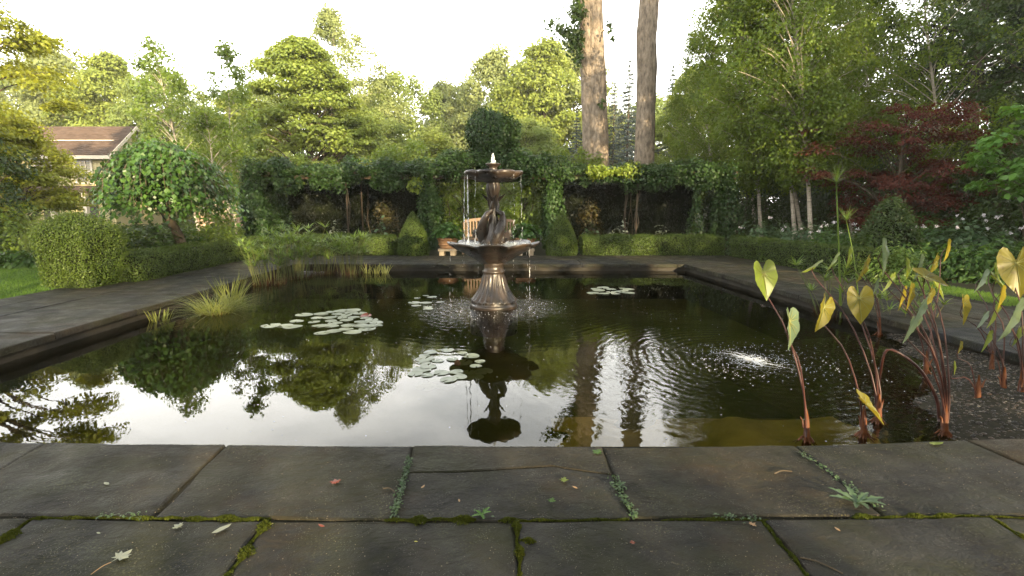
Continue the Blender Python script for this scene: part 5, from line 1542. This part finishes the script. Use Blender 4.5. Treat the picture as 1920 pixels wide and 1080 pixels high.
def taro(label, base, leaves, seed, zb=WZ):
    r = random.Random(seed)
    b = gnd(*base, zb); Yb = b[1]
    t = thing('elephant_ear', label, 'plant', tuple(b), 'elephant ear plants standing in the pond')
    # swollen orange sheath at the foot
    sh = MB()
    sh.tube([(0, 0, -.08), (0.004, 0, .02), (.0, .005, .09), (-.006, 0, .15), (-.014, 0, .21)], [.026, .021, .017, .012, .004], 9)
    for k in range(14):
        a = r.uniform(0, 6.28)
        sh.tube([(.02 * math.cos(a), .02 * math.sin(a), .03), (.045 * math.cos(a), .04 * math.sin(a), .0), (r.uniform(.05, .09) * math.cos(a), .06 * math.sin(a), -.02)], [.007, .005, .003], 4)
    for k in range(2):
        a = r.uniform(0, 6.28); h0 = r.uniform(.05, .12)
        sh.tube([(.018 * math.cos(a), .018 * math.sin(a), h0), (.03 * math.cos(a), .03 * math.sin(a), h0 + .05), (.045 * math.cos(a), .04 * math.sin(a), h0 + .07)], [.010, .006, .002], 4)
    sh.build('sheath', M['stem_sheath'], t, True)
    for i, (px, py, L, tip, yaw, mt, dY) in enumerate(leaves):
        Y = Yb + dY
        c = at(px, py, Y) - b
        Lm = L * Y / FPX * .93
        a = R(tip)
        T = np.array((math.cos(a), 0, math.sin(a)))
        nn = np.array((0, -1.0, 0))
        sd = np.cross(nn, T)
        yw = R(yaw)
        N = nn * math.cos(yw) + sd * math.sin(yw)
        S = np.cross(N, T)
        T = T * .94 + N * .25; T /= np.linalg.norm(T); N = np.cross(T, S)
        o = c - T * Lm * .18
        V, F = ear_leaf(Lm, seed * 10 + i, NAR, CUP)
        W3 = [o + T * u + S * v + N * w for u, v, w in V]
        lf = MB().add(W3, F).build('leaf', M[mt], t, True)
        vn = MB()
        for ang in (0, 34, 62, 92, 122, 150):
            for sg in ((1,) if ang == 0 else (1, -1)):
                e = None
                for (u, v), (u2, v2) in zip(HALF[:-1], HALF[1:]):
                    a1, a2 = math.degrees(math.atan2(v, u)), math.degrees(math.atan2(v2, u2))
                    if a2 <= ang <= a1: e = (u + u2) / 2, (v + v2) / 2
                if e is None: continue
                pts = [o + (T * e[0] + S * e[1] * NAR * sg) * Lm * q + N * ((CUP * abs(e[1] * NAR * q) - .10 * (e[0] * q) ** 2) * Lm + .0035) for q in (.02, .35, .65, .93)]
                vn.tube(pts, np.array((.0024, .0017, .0012, .0006)) * (1.5 if ang == 0 else 1), 4)
        vn.build('vein', M['vein'], lf, True)
        h = o[2]
        dx, dy = r.uniform(-.012, .012), r.uniform(-.012, .012)
        j = o - N * .02
        P = curve_pts([(dx, dy, .0), (dx + .10 * o[0], dy + .1 * o[1], .28 * h), (.5 * o[0], .5 * o[1], .66 * h), j - np.array((.02 * np.sign(o[0]), 0, .10)) , o], 12)
        MB().tube(P, np.linspace(.0064, .0025, 12) * (1.1 if h > .5 else .8), 7).build('stalk', M['stem_dark'], t, True)
    return t
taro('elephant ear nearest the near edge, two leaves on the far left', (1511, 826), [(1480, 617, 84, 262, 38, 'taro_grey', -.05), (1433, 526, 78, 274, 8, 'taro_green', .25)], 1)
taro('elephant ear with one yellow leaf and a low spear leaf', (1618, 818), [(1541, 588, 76, 246, 25, 'taro_gold', .05), (1632, 768, 84, 302, 66, 'taro_gold', -.05)], 2)
taro('elephant ear with one tall upright yellow leaf', (1646, 792), [(1612, 572, 74, 276, -22, 'taro_gold', 0), (1521, 500, 44, 200, 62, 'taro_green', .4), (1560, 492, 42, 228, 60, 'taro_green', .45)], 3)
taro('largest elephant ear, a fan of dark stalks and many leaves', (1770, 815),
     [(1716, 598, 92, 236, 48, 'taro_grey', -.1), (1704, 556, 56, 252, 40, 'taro_gold', .1), (1738, 558, 50, 232, 30, 'taro_gold', .05), (1746, 524, 70, 330, 58, 'taro_gold', .15), (1703, 618, 58, 240, 55, 'taro_grey', 0),
      (1655, 483, 74, 262, 48, 'taro_grey', .35), (1722, 502, 52, 246, 50, 'taro_grey', .3), (1748, 498, 50, 238, 40, 'taro_gold', .3), (1700, 505, 44, 262, 45, 'taro_green', .5)], 4)
taro('short elephant ear with a tiny curled yellow leaf', (1832, 752), [(1799, 651, 26, 250, 30, 'taro_gold', 0), (1789, 690, 28, 262, 50, 'taro_green', -.05)], 5, WZ + .01)
taro('elephant ear in gravel with two bright yellow-green leaves', (1858, 700), [(1806, 581, 60, 262, 30, 'taro_gold', .1), (1862, 590, 58, 238, 48, 'taro_green', .1), (1838, 528, 50, 236, 55, 'taro_grey', .35), (1866, 512, 40, 268, 40, 'taro_green', .4)], 6, WZ + .03)
taro('elephant ear at the right edge with a huge half-yellow leaf', (1912, 742), [(1894, 602, 92, 234, 46, 'taro_grey', 0), (1908, 510, 98, 282, -34, 'taro_gold', .2), (1872, 532, 50, 300, 50, 'taro_green', .3), (1905, 630, 44, 240, 60, 'taro_green', .1)], 7, WZ + .03)
taro('elephant ear behind, against the coping, small leaves', (1648, 628), [(1617, 505, 56, 236, 45, 'taro_gold', .1), (1590, 484, 46, 252, 50, 'taro_green', .15), (1640, 540, 40, 244, 55, 'taro_grey', 0)], 8)
taro('elephant ear low on the gravel in the right corner', (1880, 735), [(1848, 640, 46, 240, 55, 'taro_green', .05), (1875, 560, 52, 250, 50, 'taro_gold', .15), (1840, 600, 40, 232, 60, 'taro_grey', .1)], 9, WZ + .03)
taro('elephant ear with thin stalks behind the largest one', (1735, 700), [(1690, 560, 50, 246, 52, 'taro_gold', .1), (1665, 530, 44, 232, 60, 'taro_green', .2), (1760, 545, 46, 290, 50, 'taro_green', .2), (1775, 470, 44, 250, 48, 'taro_gold', .3)], 10)
# snapped stalk arching over the water
b = gnd(1762, 790, WZ)
P = curve_pts([b, at(1755, 745, b[1]), at(1722, 690, b[1] - .02), at(1668, 655, b[1] + .02), at(1652, 690, b[1] + .05), gnd(1645, 770, WZ)], 20)
tag(MB().tube(P, np.linspace(.012, .007, 20), 7).build('broken_stalk', M['stem_dark'], None, True), 'dark snapped stalk arched between two elephant ears', 'stalk')

# gravel bank in the right near corner
rng = np.random.default_rng(431)
nx, ny = 36, 36
V, F = [], []
def bank_x(y): return 2.2 + .62 * (y - 2.9) + .12 * math.sin(3.1 * y)
def bank_z(x, y):
    return WZ - .075 + .13 * max(-2.6, min(1.1, x - bank_x(y))) + .008 * math.sin(9 * x + 3 * y) + .006 * math.sin(13 * y - 5 * x)
for j in range(ny):
    for i in range(nx):
        y = 2.70 + (6.2 - 2.70) * j / (ny - 1); x = 2.2 + (xr(y) + .0 - 2.2) * i / (nx - 1)
        V.append((x, y, bank_z(x, y)))
for j in range(ny - 1):
    for i in range(nx - 1): F.append((j * nx + i, j * nx + i + 1, (j + 1) * nx + i + 1, (j + 1) * nx + i))
tag(MB().add(V, F).build('gravel_bank', M['joint'], None, True), kind='structure')
ICO_V = np.array([(0, 0, 1), (.89, 0, .45), (.28, .85, .45), (-.72, .53, .45), (-.72, -.53, .45), (.28, -.85, .45), (.72, .53, -.45), (-.28, .85, -.45), (-.89, 0, -.45), (-.28, -.85, -.45), (.72, -.53, -.45), (0, 0, -1)])
ICO_F = np.array([(0, 1, 2), (0, 2, 3), (0, 3, 4), (0, 4, 5), (0, 5, 1), (1, 6, 2), (2, 7, 3), (3, 8, 4), (4, 9, 5), (5, 10, 1), (6, 7, 2), (7, 8, 3), (8, 9, 4), (9, 10, 5), (10, 6, 1), (11, 7, 6), (11, 8, 7), (11, 9, 8), (11, 10, 9), (11, 6, 10)])
def pebble_mat():
    m, n, l, out = new_mat('pebble')
    geo = n.new('ShaderNodeNewGeometry')
    cr = n.new('ShaderNodeValToRGB')
    e = cr.color_ramp.elements
    e[0].position, e[0].color = 0, (.010, .008, .007, 1)
    e[1].position, e[1].color = 1, (.22, .19, .15, 1)
    for p, c in ((.35, (.018, .015, .012)), (.7, (.035, .027, .020)), (.88, (.055, .032, .020)), (.96, (.09, .075, .06))): e.new(p).color = (*c, 1)
    l.new(geo.outputs['Random Per Island'], cr.inputs['Fac'])
    p = n.new('ShaderNodeBsdfPrincipled'); p.inputs['Roughness'].default_value = .4; p.inputs['Specular IOR Level'].default_value = .25
    l.new(cr.outputs['Color'], p.inputs['Base Color']); l.new(p.outputs[0], out.inputs['Surface'])
    return m
M['pebble'] = pebble_mat()
n = 8500
ys = 2.72 + 3.3 * rng.random(n) ** 1.6
x0_ = np.array([min(bank_x(y) - .35, xr(y) - .1) for y in ys])
xs_ = x0_ + (np.array([xr(y) for y in ys]) - x0_) * rng.random(n) ** .8
ss = rng.uniform(.004, .011, n) * (1 + .8 * (rng.random(n) > .93))
P = np.column_stack([xs_, ys, [bank_z(x, y) for x, y in zip(xs_, ys)]])
Vp = (ICO_V[None] * (1 + rng.normal(0, .15, (n, 12, 1)))) * (ss[:, None, None] * np.stack([rng.uniform(.8, 1.5, n), rng.uniform(.8, 1.3, n), rng.uniform(.5, .9, n)], 1)[:, None, :]) + P[:, None, :]
tag(put(bpy.data.objects.new('gravel', qmesh('gravel', Vp.reshape(-1, 3), (ICO_F[None] + 12 * np.arange(n)[:, None, None]).reshape(-1, 3), M['pebble'], True))), 'wet dark pebbles of the bank under the elephant ears', kind='stuff')

# ------------------------------------------------------------------ water lilies
def lily(label, spots, seed, reds=(), group='water lily patches on the pond', sunk=0):
    r = random.Random(seed)
    c = gnd(spots[0][0], spots[0][1], WZ)
    t = thing('water_lily', label, 'water lily', tuple(c), group)
    for i, (px, py, rad) in enumerate(spots):
        p = gnd(px, py, WZ) - c
        n = 18; a0 = r.uniform(0, 6.28)
        V = [(0, 0, .001)]; 
        for k in range(n):
            a = a0 + .16 + (2 * PI - .32) * k / (n - 1)
            q = rad * (1 + .05 * math.sin(3 * a + i) + r.uniform(-.02, .02))
            V.append((q * .6 * math.cos(a), q * .6 * math.sin(a), .003 * math.sin(2 * a + i)))
        for k in range(n):
            a = a0 + .16 + (2 * PI - .32) * k / (n - 1)
            q = rad * (1 + .05 * math.sin(3 * a + i) + r.uniform(-.02, .02))
            V.append((q * math.cos(a), q * math.sin(a), .002 + .003 * max(0, math.sin(2 * a + i * 1.7)) + .02 * (i in reds) * max(0, math.sin(a))))
        F = [(0, 1 + k, 2 + k) for k in range(n - 1)] + [(1 + k, 1 + n + k, 2 + n + k, 2 + k) for k in range(n - 1)]
        z = .002 + .0012 * (i % 5)
        if sunk and r.random() < sunk: z = -.012 - .002 * (i % 3)
        tx, ty = r.uniform(-.03, .03), r.uniform(-.03, .03)
        V = [(x + p[0], y + p[1], zz + z + tx * x + ty * y) for x, y, zz in V]
        MB().add(V, F).build('pad', M['pad_red'] if i in reds else M['pad'], t, True)
def scatter(cx, cy, sx, sy, n, rad, dmin, seed):
    r = random.Random(seed); out = []
    tries = 0
    while len(out) < n and tries < 9000:
        tries += 1
        a, q = r.uniform(0, 6.28), math.sqrt(r.random())
        px, py = cx + sx * q * math.cos(a), cy + sy * q * math.sin(a)
        g0 = gnd(px, py, WZ)
        if all(np.linalg.norm(g0 - gnd(o[0], o[1], WZ)) > dmin for o in out): out.append((px, py, rad * r.uniform(.65, 1.2)))
    return out
lily('broad patch of pale lily pads left of the fountain', scatter(650, 602, 62, 22, 30, .10, .15, 1) + [(508, 611, .12), (548, 613, .12), (556, 603, .09), (570, 591, .12), (602, 589, .1), (535, 611, .1), (605, 625, .1)], 1, reds=(21,))
lily('patch of translucent lily pads in front of the fountain', scatter(838, 688, 66, 36, 36, .078, .115, 2) + [(907, 694, .09), (798, 723, .09), (838, 722, .07)], 2, sunk=.6)
lily('few small lily pads just left of the fountain foot', scatter(800, 566, 28, 14, 9, .085, .14, 3), 3)
lily('small lily pad patch right of the fountain foot', scatter(1144, 546, 42, 7, 13, .10, .15, 4), 4)
b = gnd(858, 688, WZ)
mb = MB()
V, F = lathe([(.0, 0), (.025, .005), (.03, .03), (.018, .055), (0, .065)], 10)
mb.add([(x + b[0], y + b[1], z + b[2] + .01) for x, y, z in V], F)
tag(mb.build('lily_bud', M['root'], None, True), 'dark brown lily bud among the pads before the fountain', 'bud')

# ------------------------------------------------------------------ moss, weeds and fallen leaves on the near paving
rng = np.random.default_rng(501)
PP, SS = [], []
def mossline(pts, w, dens, hgt=.010):
    w, hgt = w * .8, hgt * .75
    q = [gnd(*p) for p in pts]
    for a, b in zip(q[:-1], q[1:]):
        L = np.linalg.norm(b - a); n = int(L * dens)
        t = rng.random(n)
        p = a + (b - a) * t[:, None]
        xx = t * L
        nz = .5 + .5 * np.sin(9 * xx + a[0] * 5) * np.sin(23 * xx + 1) + .35 * np.sin(51 * xx + a[1] * 3)
        nz *= np.clip(np.minimum(xx, L - xx) / .04 + .35, 0, 1)
        wl = w * np.clip(nz, .08, 1.3)
        off = rng.normal(0, .42, n) * wl + w * .25 * np.sin(31 * xx)
        d = (b - a) / (L + 1e-9); nr = np.array((-d[1], d[0], 0))
        p = p + off[:, None] * nr
        p[:, 2] = -.004 + hgt * 1.6 * np.clip(1.1 - np.abs(off) / (wl + 1e-6), 0, 1) * np.clip(nz, .15, 1) * rng.uniform(.5, 1.1, n)
        PP.append(p); SS.append(np.full(n, .011))
for pts, w, d, hh in (([(-60, 1062), (60, 972)], .045, 6000, .014), ([(60, 972), (200, 970)], .02, 2600, .008), ([(200, 970), (300, 971)], .022, 2200, .008), ([(300, 971), (505, 973)], .032, 5200, .013), ([(500, 975), (470, 1020), (424, 1085)], .032, 6000, .013),
                  ([(722, 975), (800, 974), (892, 973)], .035, 8000, .016), ([(935, 976), (995, 975)], .032, 6500, .014), ([(966, 976), (972, 1020), (978, 1085)], .030, 7500, .018), ([(975, 1012), (1005, 1018)], .03, 6000, .016),
                  ([(995, 975), (1180, 973)], .012, 2200, .006), ([(1270, 973), (1440, 974)], .014, 2600, .008), ([(1428, 975), (1470, 1025), (1520, 1085)], .026, 5200, .012),
                  ([(1600, 970), (1700, 969), (1860, 967)], .030, 6500, .013), ([(1855, 968), (1925, 1012)], .035, 6500, .013), ([(1860, 967), (1925, 972)], .016, 3000, .008),
                  ([(1240, 975), (1280, 973)], .010, 1200, .006)):
    mossline(pts, w, d, hh)
P = np.concatenate(PP); k = len(P)
V, F = leaf_quads(rng, P, norm(unit(rng, k) * .8 + (0, -.3, .5)), np.concatenate(SS), .5, .2, np.tile((0, 0, 1.0), (k, 1)), .7)
tag(put(bpy.data.objects.new('moss', qmesh('moss', V, F, M['moss']))), 'green moss filling the joints of the near paving', kind='stuff')

PP = []
for (a, b, n, w) in (((768, 862), (738, 972), 420, .018), ((1150, 895), (1170, 935), 90, .03), ((1165, 930), (1190, 972), 120, .02), ((1500, 850), (1650, 955), 160, .02), ((1340, 972), (1420, 974), 60, .02), ((895, 952), (912, 972), 14, .03), ((180, 970), (270, 971), 50, .015)):
    q0, q1 = gnd(*a), gnd(*b)
    t = rng.random((n, 1)); P = q0 + (q1 - q0) * t + rng.normal(0, w * .5, (n, 3)) * (1, 1, 0)
    P[:, 2] = rng.uniform(.0, .022, n); PP.append(P)
P = np.concatenate(PP); k = len(P)
V, F = leaf_quads(rng, P, norm(unit(rng, k) * .6 + (0, 0, .9)), .014, .65, .12)
tag(put(bpy.data.objects.new('joint_weeds', qmesh('joint_weeds', V, F, M['hosta']))), 'tiny round-leaved weeds creeping along the slab joints', kind='stuff')

def weed(label, px, py, n, L, seed, mat):
    r = np.random.default_rng(seed)
    b = gnd(px, py)
    t = thing('dandelion', label, 'weed', (b[0], b[1], -.002))
    for k in range(n):
        a = 2 * PI * k / n + r.normal(0, .2); l = L * r.uniform(.7, 1.1)
        lift = r.uniform(.25, .75)
        V, F = [], []
        S = 9
        for s in range(S):
            u = s / (S - 1)
            w = l * .13 * math.sin(PI * u ** .8) * (1.25 if s % 2 else .6) + .002
            h = l * (lift * u - .5 * lift * u * u) + .004
            x, y = l * u * math.cos(a), l * u * math.sin(a)
            for sd in (-1, 0, 1): V.append((x - sd * w * math.sin(a), y + sd * w * math.cos(a), h + abs(sd) * w * .35))
        for s in range(S - 1):
            for q in (0, 1): F.append((s * 3 + q, s * 3 + q + 1, s * 3 + 4 + q, s * 3 + 3 + q))
        MB().add(V, F).build('leaf', mat, t, True)
weed('dandelion weed rosette growing from the joint at the right', 1607, 944, 8, .115, 1, M['hosta'])
weed('small leafy weed by the moss in the middle joint', 903, 966, 5, .05, 2, M['bright'])
weed('small leafy weed in the joint right of the middle', 1162, 912, 7, .045, 3, M['hosta'])

MAPLE = [(0, -.45), (.05, -.12), (.32, -.22), (.26, -.05), (.5, .08), (.34, .14), (.38, .3), (.18, .22), (.12, .36), (0, .55)]
def fallen(label, px, py, size, mat, seed, kind='maple', stalk=False):
    r = random.Random(seed)
    b = gnd(px, py); s = size * b[1] / FPX
    t = thing('fallen_leaf', label, 'leaf', (b[0], b[1], .006), 'fallen leaves on the near paving', r.uniform(0, 6.28))
    if kind == 'maple': half = MAPLE
    else: half = [(0, -.5), (.12, -.3), (.19, 0), (.13, .3), (0, .5)]
    out = half + [(-x, y) for x, y in half[-2:0:-1]]
    cu = r.uniform(.15, .4)
    V = [(0, 0, .004)] + [(x * s, y * s, (cu * (x * x + .5 * y * y) + .05 * r.random()) * s) for x, y in out]
    n = len(out)
    F = [(0, 1 + i, 1 + (i + 1) % n) for i in range(n)]
    o = MB().add(V, F).build('blade', mat, t)
    if stalk:
        MB().tube(curve_pts([(0, -.4 * s, .003), (.1 * s, -.8 * s, .012), (.05 * s, -1.25 * s, .004)], 6), .0016, 5).build('stalk', M['dead_leaf'], t)
for i, (px, py, s, mt, kd, stalk, lab) in enumerate((
        (226, 1048, 44, 'pale_leaf', 'maple', True, 'pale fallen maple leaf with a long stalk, front left'), (335, 990, 24, 'pale_leaf', 'maple', False, 'small cream fallen leaf below the left moss joint'),
        (416, 995, 40, 'pale_leaf', 'oval', False, 'long pale grey fallen leaf near the left moss joint'), (200, 909, 20, 'pale_leaf', 'oval', False, 'small pale fallen leaf on the left slab'),
        (629, 907, 24, 'pad_red', 'maple', False, 'curled reddish fallen leaf on the slab left of the middle joint'), (603, 988, 18, 'pad_red', 'oval', False, 'small orange fallen leaf below the cracked slab'),
        (1056, 902, 22, 'taro_green', 'maple', False, 'yellow-green fallen leaf on the middle slab'), (1033, 941, 20, 'fern', 'maple', False, 'small green fallen leaf on the middle slab'),
        (1121, 851, 26, 'fern', 'maple', False, 'green fallen leaf at the joint by the water edge'), (1078, 916, 14, 'dead_leaf', 'oval', False, 'tiny tan fallen leaf near the yellow-green one'),
        (793, 915, 14, 'dead_leaf', 'oval', False, 'tiny brown leaf just right of the weedy joint'), (861, 941, 11, 'dead_leaf', 'oval', False, 'tiny tan leaf above the middle moss'),
        (1410, 986, 18, 'dead_leaf', 'maple', False, 'brown curled leaf at the corner of the right joint'), (1755, 834, 34, 'taro_green', 'oval', False, 'yellow-green fallen leaf at the right water edge'),
        (1187, 1020, 14, 'pad_red', 'maple', False, 'small red-brown leaf on the front middle slab'), (780, 1018, 9, 'iris', 'oval', False, 'tiny yellow leaf on the front slab'),
        (1570, 995, 16, 'dead_leaf', 'oval', False, 'narrow dry leaf on the front right slab'), (185, 1002, 12, 'pale_leaf', 'oval', False, 'tiny pale leaf above the fallen maple leaf'))):
    fallen(lab, px, py, s, M[mt], 600 + i, kd, stalk)
# twigs
for i, (a, b, lab) in enumerate((((718, 916), (740, 922), 'short dry twig beside the weedy joint'), ((1452, 888), (1485, 884), 'short dark twig on the right slab'), ((1500, 1045), (1580, 1075), 'curved dark twig at the lower right'))):
    q0, q1 = gnd(*a, .006), gnd(*b, .006)
    tag(MB().tube(curve_pts([q0, (q0 + q1) / 2 + (0, .012, .004), q1], 6), .003, 5).build('twig', M['bark']), lab, 'twig', 'dry twigs on the paving')
# crumbs and grit on the slabs
n = 1500
P = np.array([gnd(px, py, .002) for px, py in zip(rng.uniform(-50, 1970, n), 1080 - 240 * rng.random(n) ** .8)])
V, F = drops(P, rng.uniform(.0007, .0028, n), .5)
tag(put(bpy.data.objects.new('grit', qmesh('grit', V, F, M['pedestal_stone']))), 'scattered crumbs and grit on the near paving', kind='stuff')

# ------------------------------------------------------------------ the wood behind the viewer that shades the garden
rng = np.random.default_rng(701)
hd = np.array((math.sin(SUN_AZ), math.cos(SUN_AZ), math.tan(SUN_EL)))        # towards the sun, per metre of ground
C, RAD = [], []
for k in range(900):
    x = rng.uniform(-16, 34); y = rng.uniform(-12, -6)
    top = 6.5 if x < -2 else 15.5
    z = 16 * rng.random()
    if z > top: continue
    C.append((x, y, z + .3)); RAD.append(rng.uniform(.8, 1.5))
for (xa, xb, ya, yb, top, n) in ((-27, -15.5, -6, 8.5, 12, 330), (15.5, 27, -6, 8.5, 15, 420), (-16, -3, -14, -9, 9.5, 150)):   # unseen masses added behind and on both sides to darken the middle ground
    for k in range(n):
        C.append((rng.uniform(xa, xb), rng.uniform(ya, yb), rng.uniform(.3, top))); RAD.append(rng.uniform(.8, 1.5))
C, RAD = np.array(C), np.array(RAD)
ci = np.repeat(np.arange(len(C)), 85)
u = unit(rng, len(ci)) * rng.random((len(ci), 1)) ** .4
P = C[ci] + u * RAD[ci][:, None] * (1, 1, .8)
sun_gaps = [((-7.30, 8.25, .75), .75), ((-7.6, 8.3, .35), .45), ((at(1560, 560, 4.6)), .28), ((at(1720, 560, 4.3)), .34), ((at(1900, 510, 4.2)), .30), ((at(1620, 760, 3.1)), .20), ((at(1770, 790, 3.1)), .15), ((gnd(1800, 858)), .42), ((gnd(1900, 905)), .36),
        ((gnd(1230, 490)), .55), ((gnd(1090, 492)), .3), ((-0.9, 15.3, .85), .5), ((gnd(1420, 505)), .6), ((gnd(1560, 535)), .45), ((at(770, 440, 14.4)), .42), ((at(705, 455, 14.4)), .35), ((at(1215, 460, 14.4)), .38), ((at(1110, 455, 14.4)), .3),
        ((at(1150, 322, 16.4)), .5), ((gnd(570, 985)), .2), ((gnd(572, 1050)), .16), ((gnd(575, 915)), .16), ((gnd(245, 1060)), .16), ((gnd(470, 498)), .35), ((at(720, 400, 16.2)), .35), ((at(1105, 400, 16.5)), .3), ((at(926, 500, 7.5)), .16), ((at(890, 420, 15)), .3)]
for py in (290, 230, 180, 120, 60): sun_gaps += [((at(1124, py, 22.3)), .34), ((at(1208, py, 21.3)), .34)]
for px, py in ((560, 230), (600, 180), (530, 160), (640, 250), (500, 260)): sun_gaps.append(((at(px, py, 30)), .6))
keep = np.ones(len(P), bool)  # leaves cut away along sun rays so sunlight lands on chosen spots
for c, r0 in sun_gaps:
    d = P - np.array(c, float)
    s = d @ hd / (hd @ hd)
    keep &= np.linalg.norm(d - s[:, None] * hd, axis=1) > r0
P = P[keep]; u = u[keep]
V, F = leaf_quads(rng, P, norm(u + (0, 0, .4)), .30, .75, .1)
tag(put(bpy.data.objects.new('woodland', qmesh('woodland', V, F, M['wood']))), 'unseen leafy wood behind and beside the viewer, shaped to shade the garden', kind='stuff')

# ------------------------------------------------------------------ haze
hz = MB()
hz.box((0, 0, 14.5), (1500, 1500, 31.5))
m, n_, l_, out = new_mat('haze')
pv = n_.new('ShaderNodeVolumePrincipled')
pv.inputs['Color'].default_value = (.93, .95, .90, 1)
pv.inputs['Density'].default_value = 0.00055
pv.inputs['Anisotropy'].default_value = 0.0
l_.new(pv.outputs[0], out.inputs['Volume'])
HAZE = True
if HAZE:
    tag(hz.build('haze', m), 'thin pale evening haze', kind='stuff')
